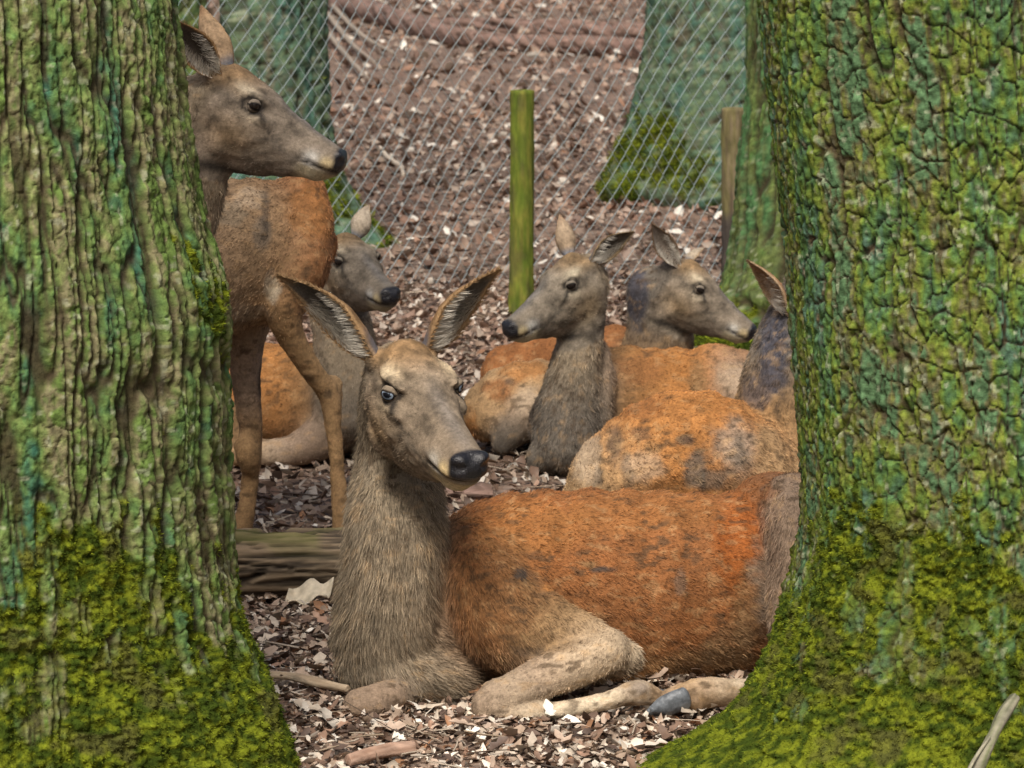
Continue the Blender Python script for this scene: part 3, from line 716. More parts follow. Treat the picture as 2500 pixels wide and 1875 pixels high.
    def eyes(self):
        an = np.linspace(0, 2*math.pi, 20, endpoint=False)
        O, f, sd_, u, s = self.head
        for sg in (1, -1):
            c = np.array((0.120, sg*0.0690, 0.023)); R = 0.0165
            ax = nrm((0.80, sg*1.0, 0.05)); t1 = nrm(np.cross((0, 0, 1), ax)); t2 = np.cross(ax, t1)
            rings, cl = [], []
            for la in np.linspace(0.0, 1.65, 12):
                rings.append(c + R*(math.cos(la)*ax + math.sin(la)*(np.cos(an)[:, None]*t1 + np.sin(an)[:, None]*t2)))
                e = math.sin(la); X, Z = e*np.cos(an), e*np.sin(an)
                pup = np.sqrt((X/0.60)**2 + (Z/0.36)**2) < 1; painted_sky_ring = np.hypot(X, Z/0.85) < 0.76
                base = np.tile(np.array((0.016, 0.012, 0.010)), (20, 1))
                if self.eye_col is not None: base[painted_sky_ring] = self.eye_col; base[pup] = (0.008, 0.009, 0.013)
                cl.append(base)
            v = np.concatenate(rings); i = np.arange(len(v)).reshape(-1, 20); j = np.roll(i, -1, 1)
            fq = np.stack([i[:-1], j[:-1], j[1:], i[1:]], -1).reshape(-1, 4)
            if not 'M_EYE' in globals():
                globals()['M_EYE'] = material('eye', 0.08, attr='col', spec=0.35)
            e = link('eye', mesh_np('eye', self.hw(v), fq, M_EYE, np.concatenate(cl)), self.root)
            # lids: a slightly larger shell with an almond opening
            g = 34; Xg, Zg = np.meshgrid(np.linspace(-1.45, 1.45, g), np.linspace(-1.2, 1.2, g))
            rr = np.hypot(Xg, Zg); la = np.clip(rr, 0, 1.5); k = np.where(rr > 1e-6, np.sin(la)/np.maximum(rr, 1e-6), 1)
            pt = c + R*1.07*(np.cos(la)[..., None]*ax + (Xg*k)[..., None]*t1 + (Zg*k)[..., None]*t2)
            op = np.where(Zg > 0, self.lid[0], self.lid[1])*np.sqrt(np.maximum(0, 1-(Xg/1.0)**2))
            keep = (np.abs(Zg) > op) & (rr < 1.45)
            ii = np.arange(g*g).reshape(g, g)
            kq = keep[:-1, :-1] & keep[1:, :-1] & keep[:-1, 1:] & keep[1:, 1:]
            fq = np.stack([ii[:-1, :-1], ii[:-1, 1:], ii[1:, 1:], ii[1:, :-1]], -1)[kq]
            rimd = np.clip((np.abs(Zg)-op)/0.34, 0, 1) + 0.8*np.clip(np.abs(Xg)-1.0, 0, 1); lc = lerpc(np.tile(np.array((0.02, 0.016, 0.014)), (g*g, 1)), np.array((0.22, 0.175, 0.125))*self.htint, sstep(0.35, 1.0, rimd.ravel()))
            link('eyelid', mesh_np('eyelid', self.hw(pt.reshape(-1, 3)), fq, M_COAT, lc, extra={'wet': np.zeros(g*g)}), self.root)
    def ear(self, side, tip, face, width=0.085, base=None, cols=None, hair=0, seed=0):
        """tip: (px, py, Y); face: direction the cup opens to"""
        r = np.random.default_rng(300+seed)
        s = self.head[4] if self.head is not None else 1.1
        B = self.hw(np.array((0.008, side*0.052, 0.048))) if base is None else P(*base)
        T = P(*tip); ax = T-B; L = np.linalg.norm(ax); ax /= L
        fc = np.array(face, float); fc = nrm(fc-ax*(fc@ax)); sdv = np.cross(ax, fc)
        nt_, nu = 26, 17
        t = np.linspace(0, 1, nt_)[:, None]; u_ = np.linspace(-1, 1, nu)[None]
        prof = np.interp(t[:, 0], [0, 0.06, 0.2, 0.42, 0.6, 0.78, 0.91, 1], [0.28, 0.36, 0.68, 1.0, 0.92, 0.60, 0.28, 0.03])[:, None]
        amax = np.interp(t[:, 0], [0, 0.15, 0.45, 1], [2.4, 1.7, 1.2, 0.85])[:, None]
        rad = width*s*0.5*prof
        a = u_*amax
        bend = 0.10*L*(t**2)                                  # tips curl a little towards the face side
        C = B + ax*(L*t)[..., None] + fc*bend[..., None]
        def shell(rk):
            return C + (rk*np.sin(a))[..., None]*sdv - (rk*np.cos(a)-rad*0.35)[..., None]*fc
        th = 0.0035*s
        o_, i_ = shell(rad+th*0.5).reshape(-1, 3), shell(np.maximum(rad-th*0.5, 0.0006)).reshape(-1, 3)
        o_ += r.normal(0, 0.0006, o_.shape)
        n = nt_*nu; v = np.vstack([o_, i_]); g = np.arange(n).reshape(nt_, nu)
        q = np.stack([g[:-1, :-1], g[:-1, 1:], g[1:, 1:], g[1:, :-1]], -1).reshape(-1, 4)
        rim = []
        for k in range(nt_-1):
            rim += [(g[k, 0], g[k+1, 0], g[k+1, 0]+n, g[k, 0]+n), (g[k+1, -1], g[k, -1], g[k, -1]+n, g[k+1, -1]+n)]
        for k in range(nu-1): rim.append((g[-1, k], g[-1, k+1], g[-1, k+1]+n, g[-1, k]+n))
        f = np.vstack([q, q[:, ::-1]+n, np.array(rim)])
        cols = cols or {}
        back = cc(cols.get('back', 'brown')); tipc = cc(cols.get('tip', 'dark')); rimc = cc(cols.get('rim', 'tan')); inn = cc(cols.get('inner', (0.12, 0.11, 0.095)))
        base_c = cc(cols.get('base', (0.11, 0.115, 0.13))); hairc = cc(cols.get('hair', (0.62, 0.58, 0.50)))
        tt = np.broadcast_to(t, (nt_, nu)).ravel(); uu = np.abs(np.broadcast_to(u_, (nt_, nu)).ravel())
        nz = fbm2(tt*14, uu*5, 3, seed+1.0)
        co_ = lerpc(np.tile(back, (n, 1)), base_c, sstep(0.28, 0.08, tt)*0.85); co_ = lerpc(co_, tipc, sstep(0.75, 0.98, tt)*0.5); co_ = lerpc(co_, rimc, sstep(0.72, 0.95, uu)*0.7)
        ci = lerpc(np.tile(inn, (n, 1)), rimc, np.maximum(sstep(0.7, 0.95, uu), sstep(0.8, 0.98, tt))*0.85)
        ci = lerpc(ci, hairc, np.maximum(sstep(0.32, 0.12, tt)*sstep(0.2, 0.6, uu), 0.75*np.exp(-((uu-0.55)/0.14)**2)*sstep(0.75, 0.3, tt)))
        c = np.vstack([co_, ci])*(1+0.5*np.concatenate([nz, nz])[:, None])
        e = link('ear', mesh_np('ear', v, f, M_COAT, c, extra={'wet': np.zeros(2*n)}), self.root)
        if hair:
            tr = r.random(hair)*0.62; ur = (0.25+0.7*r.random(hair))*r.choice((-1, 1), hair)
            ik = (tr*(nt_-1)).astype(int); iu = ((ur*0.5+0.5)*(nu-1)).astype(int)
            p0 = i_.reshape(nt_, nu, 3)[ik, iu] + ax*(r.random((hair, 1))*L/(nt_-1)) + r.normal(0, 0.0015, (hair, 3)); mid = C[ik, 0]
            dr = nrm_rows((mid-p0)*0.6 + ax*0.016*s + fc*0.012*s + r.normal(0, 0.004, (hair, 3)))
            ln = (0.018+0.024*r.random(hair))*s*np.interp(tr, [0, 0.62], [1.1, 0.5])
            strands('ear_hair', p0, dr, ln, np.tile(hairc, (hair, 1))*(0.6+0.6*r.random((hair, 1))), 0.0006, e, ax*0.25, self.root)
        if hair:
            m = hair//2; tr = r.random(m); sid = r.choice((0, nu-1), m); ik = np.minimum((tr*(nt_-1)).astype(int), nt_-2)
            p0 = o_.reshape(nt_, nu, 3)[ik, sid]; dr = nrm_rows(ax*0.8 + fc*0.25 + r.normal(0, 0.25, (m, 3)))
            strands('ear_fringe', p0, dr, (0.006+0.008*r.random(m))*s, np.tile(rimc, (m, 1))*(0.7+0.6*r.random((m, 1))), 0.0005, e, ax*0.1, self.root)
    def fur(self, me, co, nn, col, flow, fl, n, wd):
        r = np.random.default_rng(7)
        me.calc_loop_triangles(); nt_ = len(me.loop_triangles); tr = np.zeros(nt_*3, np.int32); me.loop_triangles.foreach_get('vertices', tr); tr = tr.reshape(-1, 3)
        a, b, c = co[tr[:, 0]], co[tr[:, 1]], co[tr[:, 2]]
        ar = np.linalg.norm(np.cross(b-a, c-a), axis=1)
        mid = (a+b+c)/3; fn = nn[tr].mean(1); vw = np.array((0, 0, CAM_H))-mid; vw /= np.linalg.norm(vw, axis=1)[:, None]
        pr = ar*((fn*vw).sum(1) > -0.45)*(fl[tr].mean(1) > 0.0015)
        t = r.choice(nt_, n, p=pr/pr.sum())
        w1 = r.random((n, 3)); w1 /= w1.sum(1)[:, None]
        p0 = (co[tr[t]]*w1[..., None]).sum(1); N = nrm_rows((nn[tr[t]]*w1[..., None]).sum(1)); F = (flow[tr[t]]*w1[..., None]).sum(1)
        F = F - N*(F*N).sum(1)[:, None]; F = nrm_rows(F + 1e-6)
        cl = (col[tr[t]]*w1[..., None]).sum(1); ln = (fl[tr[t]]*w1).sum(1)*(0.6+0.7*r.random(n))
        clump = fbm3(p0[:, 0]*38, p0[:, 1]*38, p0[:, 2]*38, 2, 8.0)
        dr = nrm_rows(F*0.9 + N*(0.42+0.35*clump)[:, None] + r.normal(0, 0.22, (n, 3)))
        cl = cl*(0.42+1.15*r.random((n, 1)))*(1+0.7*clump[:, None])
        strands('fur', p0-N*0.002, dr, ln, cl, wd, self.root, np.array((0, 0, -0.25)), self.root)
    def hoof(self, top, toe, r=24, col=None):
        """two claws from the pastern to the toe, pixels with distance"""
        A, B = P(*top), P(*toe); k = mpx(A); d = nrm(B-A)
        sd_ = np.cross(d, (0, 0, 1.0)); sd_ = nrm(sd_) if np.linalg.norm(sd_) > 0.3 else np.array((0, 1.0, 0))
        sv, sf_, o = [], [], 0
        for g in (-1, 1):
            off = (sd_*0.42+np.array((0, 0, -0.16)))*g*r*k
            v, f = tube(np.array([A-d*r*k*0.2, A+(B-A)*0.5, B]) + off, np.array([0.80, 0.72, 0.22])*r*k, np.array([0.45, 0.50, 0.16])*r*k, (0, -0.3, 1), 14, 4)
            v[:, 2] = np.maximum(v[:, 2], 0.004); sv.append(v); sf_.append(f+o); o += len(v)
        link('hoof', mesh_np('hoof', np.vstack(sv), np.vstack(sf_), M_HOOF), self.root)
def nrm_rows(v):
    return v/np.maximum(np.linalg.norm(v, axis=1), 1e-9)[:, None]
def strands(name, p0, dr, ln, col, wd, parent, bend, root):
    n = len(p0); k = 4
    cu = bpy.data.hair_curves.new(name); cu.add_curves([k]*n)
    t = np.linspace(0, 1, k)[None, :, None]
    pos = p0[:, None] + dr[:, None]*ln[:, None, None]*t + np.asarray(bend)[None, None]*ln[:, None, None]*t*t
    at = cu.attributes.get('position') or cu.attributes.new('position', 'FLOAT_VECTOR', 'POINT')
    at.data.foreach_set('vector', pos.astype(np.float32).ravel())
    ra = cu.attributes.get('radius') or cu.attributes.new('radius', 'FLOAT', 'POINT')
    ra.data.foreach_set('value', (np.tile(np.array([1, 0.9, 0.65, 0.15]), n)*wd).astype(np.float32))
    c = np.ones((n, 4), np.float32); c[:, :3] = np.clip(col, 0, 1)
    ca = cu.attributes.new('col', 'FLOAT_COLOR', 'CURVE'); ca.data.foreach_set('color', c.ravel())
    cu.materials.append(M_FUR)
    o = bpy.data.objects.new(name, cu); COL.objects.link(o); o.parent = parent
    o.matrix_parent_inverse = Matrix.Translation(-Vector(root.location)) if parent is root else (Matrix.Translation(-Vector(root.location)) @ Matrix.Translation(Vector(root.location)))
    return o

# --- the hind lying in front
def front_deer():
    d = Deer('large chestnut deer lying in front, face turned to the camera, grey neck upright', G(1350, 1700), voxel=0.006, smooth=7)
    d.tube([(1010, 1560, 8.12, 165, 150), (1180, 1462, 8.20, 228, 185), (1350, 1452, 8.28, 256, 235), (1550, 1452, 8.33, 250, 250), (1720, 1442, 8.36, 238, 228), (1815, 1425, 8.40, 232, 205), (1900, 1420, 8.41, 240, 205), (2030, 1440, 8.46, 225, 190), (2140, 1500, 8.5, 130, 120)],
           ['grey', 'rust', 'rust', 'rust', 'rust', 'rust', 'rust', 'taupe', 'taupe'], [0.03, 0.018, 0.014, 0.014, 0.014, 0.014, 0.014, 0.014, 0.014], seg=36)
    d.tube([(950, 950, 8.02, 74, 72), (962, 1060, 8.14, 82, 92), (970, 1180, 8.14, 102, 114), (968, 1300, 8.06, 126, 122), (965, 1430, 8.06, 138, 134), (958, 1540, 8.08, 142, 144), (985, 1640, 8.10, 110, 130)],
           ['grey', 'grey', 'grey', 'grey', 'grey', 'grey', 'dgrey'], [0.010, 0.014, 0.022, 0.026, 0.028, 0.028, 0.026], hint=(0, 1, 0.1), seg=32)
    # brisket
    d.tube([(890, 1600, 8.06, 80), (990, 1640, 8.03, 100), (1110, 1650, 8.05, 85)], 'grey', 0.03)
    # shoulder and folded near foreleg
    d.tube([(1150, 1340, 8.10, 70, 70), (1200, 1470, 8.0, 125, 105), (1310, 1550, 7.96, 112, 90), (1425, 1585, 7.93, 88, 70), (1535, 1608, 7.92, 42, 42)], ['rust', 'rust', 'brown', 'tan', 'cream'], [0.018, 0.018, 0.016, 0.016, 0.02])
    d.tube([(1490, 1585, 7.90, 58), (1400, 1622, 7.86, 60), (1310, 1662, 7.83, 52), (1240, 1694, 7.81, 47), (1205, 1712, 7.805, 50), (1180, 1725, 7.80, 38)], ['pale', 'pale', 'taupe', 'pale', 'taupe', 'taupe'], 0.008)
    d.tube([(1195, 1735, 7.79, 36), (1290, 1742, 7.79, 25), (1400, 1728, 7.795, 23), (1500, 1706, 7.81, 25), (1556, 1690, 7.83, 33), (1600, 1700, 7.84, 24)], ['pale', 'cream', 'cream', 'cream', 'pale', 'pale'], 0.004)
    d.tube([(1548, 1678, 7.81, 12), (1572, 1683, 7.80, 10)], 'navy', 0.002)
    # far knee
    d.tube([(1000, 1690, 7.97, 48), (930, 1712, 7.86, 46), (872, 1724, 7.83, 42)], ['dgrey', 'taupe', 'taupe'], 0.007)
    # haunch, hip bone and hind leg
    d.tube([(1940, 1240, 8.30, 100, 90), (1985, 1350, 8.15, 140, 112), (1975, 1490, 8.08, 116, 100), (1955, 1610, 8.06, 75, 72)], ['taupe', 'taupe', 'taupe', 'dgrey'], 0.016, hint=(0, 1, 0))
    d.ball((1895, 1232, 8.38), (105, 95, 78), 'rust', 0.014)
    d.tube([(2080, 1690, 7.98, 50), (1960, 1694, 7.92, 42), (1830, 1694, 7.86, 36), (1735, 1690, 7.83, 39), (1690, 1700, 7.82, 42), (1640, 1712, 7.81, 34)], ['pale', 'pale', 'cream', 'pale', 'tan', 'taupe'], 0.004)
    d.tube([(1700, 1712, 7.79, 14), (1712, 1728, 7.78, 11)], 'navy', 0.002)
    d.hoof((1660, 1710, 7.79), (1588, 1736, 7.775), 40)
    d.hoof((1602, 1702, 7.86), (1650, 1715, 7.89), 24)
    # coat: reddish along the flank edge, brown low on the belly, small dark patches on the ribs and beside the thigh
    for b in ((1810, 1330, 8.2, 70, 'red', 0.9, 130), (1830, 1500, 8.12, 45, 'brown', 0.6, 110), (1290, 1290, 8.1, 140, 'orange', 0.45, 60), (1600, 1250, 8.15, 220, 'orange', 0.35, 55), (1650, 1640, 8.12, 260, 'brown', 0.75, 60),  # orange blobs lighten the upper back where it catches the sky
              (1200, 1420, 8.0, 120, 'brown', 0.35, 120), (1900, 1205, 8.3, 70, 'rust', 0.8, 35), (1925, 1400, 8.05, 78, 'taupe', 0.95, 190), (1872, 1585, 8.04, 20, 'dark', 0.8, 60), (1780, 1600, 8.08, 60, 'tan', 0.4, 90),
              (1155, 1305, 7.98, 13, 'dark', 0.8, 24), (1268, 1400, 7.95, 22, 'dark', 0.9, 12), (1298, 1383, 7.96, 20, 'dark', 0.7, 9), (1470, 1393, 8.06, 36, 'dark', 0.9, 9), (1440, 1380, 8.06, 24, 'brown', 0.8, 10), (1605, 1258, 8.12, 15, 'dark', 0.9, 7),
              (1185, 1465, 7.93, 10, 'dark', 0.7, 18), (1225, 1380, 7.96, 16, 'dark', 0.6, 8), (1340, 1435, 7.96, 26, 'orange', 0.8, 16), (1270, 1430, 7.95, 40, 'brown', 0.5, 18), (1660, 1420, 8.1, 14, 'dgrey', 0.5, 34), (1900, 1195, 8.3, 36, 'dark', 0.5, 10),
              (1330, 1560, 7.92, 90, 'brown', 0.5, 30), (1290, 1585, 7.9, 50, 'dark', 0.45, 14)):
        d.blob(*b)
    d.set_head((1031, 950, 7.83), (1150, 1130, 7.59), 1.25, roll=0.04, eye_col=(0.30, 0.38, 0.48), lid=(0.40, 0.46))  # eye_col: pale blue of the reflected sky, coloured onto the eyeball
    d.build(fur_n=95000, fur_w=0.00065)
    ec = dict(back=(0.22, 0.13, 0.06), rim=(0.34, 0.22, 0.11), inner=(0.10, 0.092, 0.08), base=(0.10, 0.105, 0.125))
    # viewer's left ear opens towards us and left; viewer's right ear shows its back edge
    d.ear(-1, (692, 655, 7.93), (-0.40, -0.85, -0.75), 0.100, cols=ec, hair=2000, seed=1)
    d.ear(1, (1208, 640, 7.93), (0.65, -0.75, -0.60), 0.094, cols=ec, hair=2000, seed=2)
    return d
front_deer()

# --- standing hind whose head shows at the upper left, body behind the near oak
def standing_deer():
    d = Deer('grey faced deer behind the left oak, head in profile looking right', G(-100, 1490), voxel=0.010)
    d.tube([(470, 240, 8.92, 95, 70), (465, 380, 8.93, 105, 78), (430, 520, 8.95, 105, 85), (370, 640, 8.97, 125, 100), (280, 760, 9.0, 150, 120)], ['grey', 'grey', 'grey', 'grey', 'taupe'], 0.015, hint=(1, 0, 0.3), seg=24)
    d.tube([(330, 800, 9.0, 110, 110), (180, 730, 9.02, 190, 160), (-80, 720, 9.04, 195, 185), (-330, 700, 9.06, 190, 175), (-560, 720, 9.08, 150, 140), (-640, 780, 9.1, 70, 80)], 'rust', 0.012, seg=24)
    for x0, Y in ((210, 8.9), (150, 9.12)):
        d.tube([(x0, 850, Y, 70), (x0, 1000, Y, 45), (x0+8, 1180, Y, 32), (x0, 1330, Y, 20), (x0, 1470, Y, 22)], ['rust', 'leg', 'leg', 'leg', 'leg'], 0.005)
        d.hoof((x0, 1475, Y), (x0+25, 1505 if Y < 9 else 1470, Y), 26)
    for x0, Y in ((-520, 8.95), (-450, 9.2)):
        d.tube([(x0, 760, Y, 120), (x0+20, 940, Y, 70), (x0-70, 1120, Y, 34), (x0-55, 1300, Y, 22), (x0-45, 1460, Y, 24)], ['rust', 'leg', 'leg', 'leg', 'leg'], 0.005)
        d.hoof((x0-45, 1465, Y), (x0-15, 1500 if Y < 9 else 1465, Y), 26)
    d.set_head((634, 252, 8.9), (838, 388, 8.86), 1.12, roll=0.0, tint=(0.93, 0.97, 1.05))
    d.blob(560, 190, 8.85, 70, 'brown', 0.5, 30); d.blob(770, 404, 8.84, 30, 'dark', 0.9, 11); d.blob(772, 428, 8.84, 34, 'cream', 0.8, 12)
    d.build(fur_n=30000, fur_w=0.0008)
    d.ear(-1, (425, 45, 8.78), (0.1, -1.0, 0.1), 0.085, cols=dict(back=(0.25, 0.15, 0.07), inner=(0.09, 0.075, 0.06), rim=(0.30, 0.18, 0.08)), hair=300, seed=3)
    d.ear(1, (485, 12, 9.02), (0.15, 1.0, 0.1), 0.080, cols=dict(back=(0.36, 0.25, 0.15), rim=(0.42, 0.28, 0.15), tip=(0.3, 0.16, 0.07), base=(0.16, 0.20, 0.26)), seed=4)
standing_deer()

# --- standing hind further back, hindquarters to the right
def rear_deer():
    d = Deer('tawny deer standing behind the fallen log, hind legs showing beside the left oak', G(640, 1330), voxel=0.009)
    d.tube([(775, 600, 10.12, 60, 60), (715, 575, 10.06, 135, 120), (650, 600, 9.98, 172, 150), (560, 622, 9.95, 185, 170), (420, 625, 9.92, 185, 165), (250, 600, 9.9, 170, 140), (130, 570, 9.88, 120, 100)],
           ['rust', 'rust', (0.29, 0.185, 0.10), (0.29, 0.195, 0.11), 'taupe', 'taupe', 'taupe'], 0.014, seg=26)
    d.tube([(150, 560, 9.88, 110, 90), (60, 430, 9.86, 85, 65), (0, 320, 9.84, 72, 55)], 'grey', 0.012, hint=(1, 0, 0.3))
    d.tube([(735, 530, 9.98, 85, 80), (728, 640, 9.90, 85, 75), (690, 735, 9.86, 60, 52), (708, 815, 9.88, 40, 36), (758, 900, 9.92, 30, 28), (802, 962, 9.96, 32, 28), (816, 1060, 9.96, 22, 21), (826, 1180, 9.95, 20, 20), (833, 1270, 9.93, 25, 24), (828, 1310, 9.92, 22, 22)],
           ['rust', 'rust', 'leg', 'leg', 'leg', 'leg', 'leg', 'leg', 'leg', 'leg'], 0.006, hint=(0, 1, 0))
    d.tube([(735, 470, 10.0, 62, 70), (748, 560, 9.97, 64, 70), (742, 660, 9.93, 62, 60), (715, 740, 9.9, 40, 45)], 'rust', 0.012, hint=(1, 0, 0))
    d.tube([(598, 1085, 10.04, 30), (606, 1110, 10.03, 33), (610, 1140, 10.04, 27)], 'leg', 0.005)
    d.tube([(800, 925, 9.98, 14), (822, 935, 9.99, 16), (818, 990, 9.98, 18)], 'tan', 0.006)
    d.hoof((829, 1315, 9.92), (815, 1350, 9.88), 26)
    d.tube([(610, 720, 10.1, 100, 80), (598, 850, 10.06, 50, 46), (604, 970, 10.06, 37, 34), (614, 1070, 10.08, 30, 29), (610, 1180, 10.06, 22, 22), (596, 1270, 10.04, 25, 25), (588, 1320, 10.03, 24, 24)],
           ['tan', 'taupe', 'taupe', 'leg', 'leg', 'leg', 'leg'], 0.006, hint=(0, 1, 0))
    d.hoof((588, 1320, 10.03), (575, 1345, 10.0), 26)
    for x0, Y in ((230, 9.85), (300, 10.0)):
        d.tube([(x0, 700, Y, 80), (x0, 860, Y, 48), (x0+5, 1050, Y, 34), (x0, 1200, Y, 22), (x0, 1320, Y, 24)], 'leg', 0.005)
        d.hoof((x0, 1325, Y), (x0-20, 1350, Y-0.02), 26)
    d.set_head((-30, 300, 9.8), (-190, 430, 9.8), 1.1)
    for b in ((560, 520, 9.8, 40, 'grey', 0.6, 30), (610, 480, 9.8, 45, 'pale', 0.6, 30), (640, 570, 9.8, 22, 'dgrey', 0.6, 40), (668, 700, 9.83, 22, 'cream', 0.95, 42), (600, 760, 9.83, 60, 'cream', 0.35, 26), (760, 520, 9.9, 60, 'orange', 0.5, 70), (650, 520, 9.86, 10, 'dark', 0.6, 60), (640, 960, 9.98, 14, 'dark', 0.75, 100), (800, 960, 9.93, 12, 'dark', 0.5, 14)):
        d.blob(*b)
    d.build(fur_n=30000, fur_w=0.0009, spots=0.5, noise_amp=0.004)
    d.ear(1, (40, 150, 9.9), (0, -1, 0), 0.085); d.ear(-1, (-20, 150, 9.75), (0, -1, 0), 0.085)
rear_deer()

# --- lying hind behind the standing legs
def curled_left_deer():
    d = Deer('blurred grey faced deer lying beyond the standing deer, looking right over the log', G(700, 1130), voxel=0.012)
    d.tube([(880, 1010, 11.4, 110, 100), (800, 985, 11.5, 135, 130), (660, 985, 11.55, 150, 150), (500, 990, 11.6, 145, 145), (380, 1010, 11.65, 110, 110)], ['dgrey', 'brown', 'orange', 'orange', 'orange'], 0.012, seg=24)
    d.tube([(810, 700, 11.38, 78, 70), (835, 800, 11.36, 80, 75), (850, 900, 11.34, 88, 82), (860, 1010, 11.33, 100, 95)], ['grey', 'grey', 'grey', 'dgrey'], 0.014, hint=(0, 1, 0))
    d.tube([(800, 1060, 11.3, 60), (720, 1100, 11.25, 42), (650, 1110, 11.25, 38)], ['taupe', 'taupe', 'pale'], 0.006)
    d.tube([(560, 1040, 11.3, 70), (600, 1105, 11.25, 40), (540, 1115, 11.22, 30)], ['brown', 'tan', 'tan'], 0.006)
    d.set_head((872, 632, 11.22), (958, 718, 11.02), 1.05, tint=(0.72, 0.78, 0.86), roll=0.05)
    d.blob(700, 850, 11.35, 40, 'rust', 0.5, 30); d.blob(560, 900, 11.4, 60, 'rust', 0.6)
    d.build(fur_n=16000, fur_w=0.001)
    d.ear(1, (898, 498, 11.35), (0.35, 1.0, 0.2), 0.075, cols=dict(back=(0.40, 0.34, 0.26), rim=(0.38, 0.28, 0.18), base=(0.2, 0.24, 0.30), tip=(0.2, 0.14, 0.1)), seed=5)
    d.ear(-1, (770, 560, 11.2), (0.3, -1.0, 0), 0.085, seed=6)
curled_left_deer()

# --- lying hind in the middle, looking left
def middle_deer():
    d = Deer('grey necked deer lying in the middle distance, head turned left with ears spread', G(1500, 1160), voxel=0.012)
    d.tube([(1380, 1050, 11.15, 105, 100), (1470, 985, 11.25, 135, 130), (1600, 990, 11.3, 138, 150), (1730, 985, 11.34, 135, 145), (1830, 980, 11.38, 125, 130), (1900, 1010, 11.4, 70, 80)], ['dgrey', 'brown', 'orange', 'orange', 'taupe', 'taupe'], 0.012, seg=26)
    d.tube([(1425, 700, 11.04, 66, 60), (1420, 800, 11.04, 58, 56), (1402, 900, 11.03, 62, 62), (1388, 1000, 11.03, 78, 78), (1378, 1090, 11.03, 90, 84)], ['grey', 'grey', 'grey', 'dgrey', 'dgrey'], 0.016, hint=(0, 1, 0), seg=24)
    d.tube([(1460, 850, 11.12, 28), (1470, 930, 11.08, 32), (1450, 1030, 11.05, 45)], ['taupe', 'taupe', 'dgrey'], 0.014)
    d.ball((1745, 900, 11.32), (75, 80, 62), 'orange', 0.012)
    d.tube([(1770, 900, 11.28, 60, 50), (1790, 980, 11.2, 80, 60), (1760, 1080, 11.15, 50, 50)], 'taupe', 0.01, hint=(0, 1, 0))
    d.tube([(1340, 1100, 11.02, 48), (1310, 1125, 11.0, 34)], 'dgrey', 0.010)
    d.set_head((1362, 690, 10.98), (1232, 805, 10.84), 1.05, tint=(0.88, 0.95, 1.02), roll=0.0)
    d.blob(1700, 945, 11.2, 26, 'brown', 0.7, 60); d.blob(1790, 930, 11.2, 50, 'pale', 0.55, 45); d.blob(1560, 900, 11.2, 60, 'rust', 0.5, 40)
    d.build(fur_n=24000, fur_w=0.001)
    d.ear(-1, (1368, 522, 11.12), (-0.2, 1.0, 0.1), 0.07, cols=dict(back=(0.36, 0.27, 0.18), base=(0.2, 0.25, 0.33), rim=(0.36, 0.24, 0.14), tip=(0.25, 0.14, 0.08)), seed=7)
    d.ear(1, (1545, 560, 11.0), (0.5, -1.0, -0.3), 0.085, cols=dict(back=(0.16, 0.11, 0.06), inner=(0.1, 0.085, 0.065), rim=(0.24, 0.17, 0.09)), hair=250, seed=8)
middle_deer()

# --- lying hind behind it, profile to the right
def profile_deer():
    d = Deer('dark necked deer lying furthest back, head in profile looking right past the mossy trunk', G(1640, 985), voxel=0.013)
    d.tube([(1600, 700, 12.35, 75, 65), (1610, 780, 12.38, 82, 70), (1605, 870, 12.4, 95, 80), (1590, 950, 12.45, 110, 90)], ['dgrey', 'dgrey', 'brown', 'dgrey'], 0.014, hint=(1, 0, 0.2), seg=24)
    d.tube([(1640, 920, 12.5, 90, 90), (1520, 915, 12.6, 120, 120), (1380, 920, 12.7, 120, 125), (1250, 930, 12.75, 95, 100)], 'rust', 0.012, seg=20)
    d.set_head((1718, 700, 12.28), (1838, 805, 12.22), 1.05, tint=(0.95, 1.0, 1.05))
    d.blob(1555, 720, 12.3, 26, 'navy', 0.85, 90)
    d.build(fur_n=12000, fur_w=0.001)
    d.ear(-1, (1588, 545, 12.22), (0.25, -1.0, 0.1), 0.085, cols=dict(back=(0.14, 0.09, 0.05), inner=(0.17, 0.14, 0.11), rim=(0.12, 0.075, 0.04)), hair=200, seed=9)
    d.ear(1, (1718, 600, 12.45), (0.6, 0.6, 0.1), 0.06, cols=dict(back=(0.4, 0.33, 0.24)), seed=10)
profile_deer()

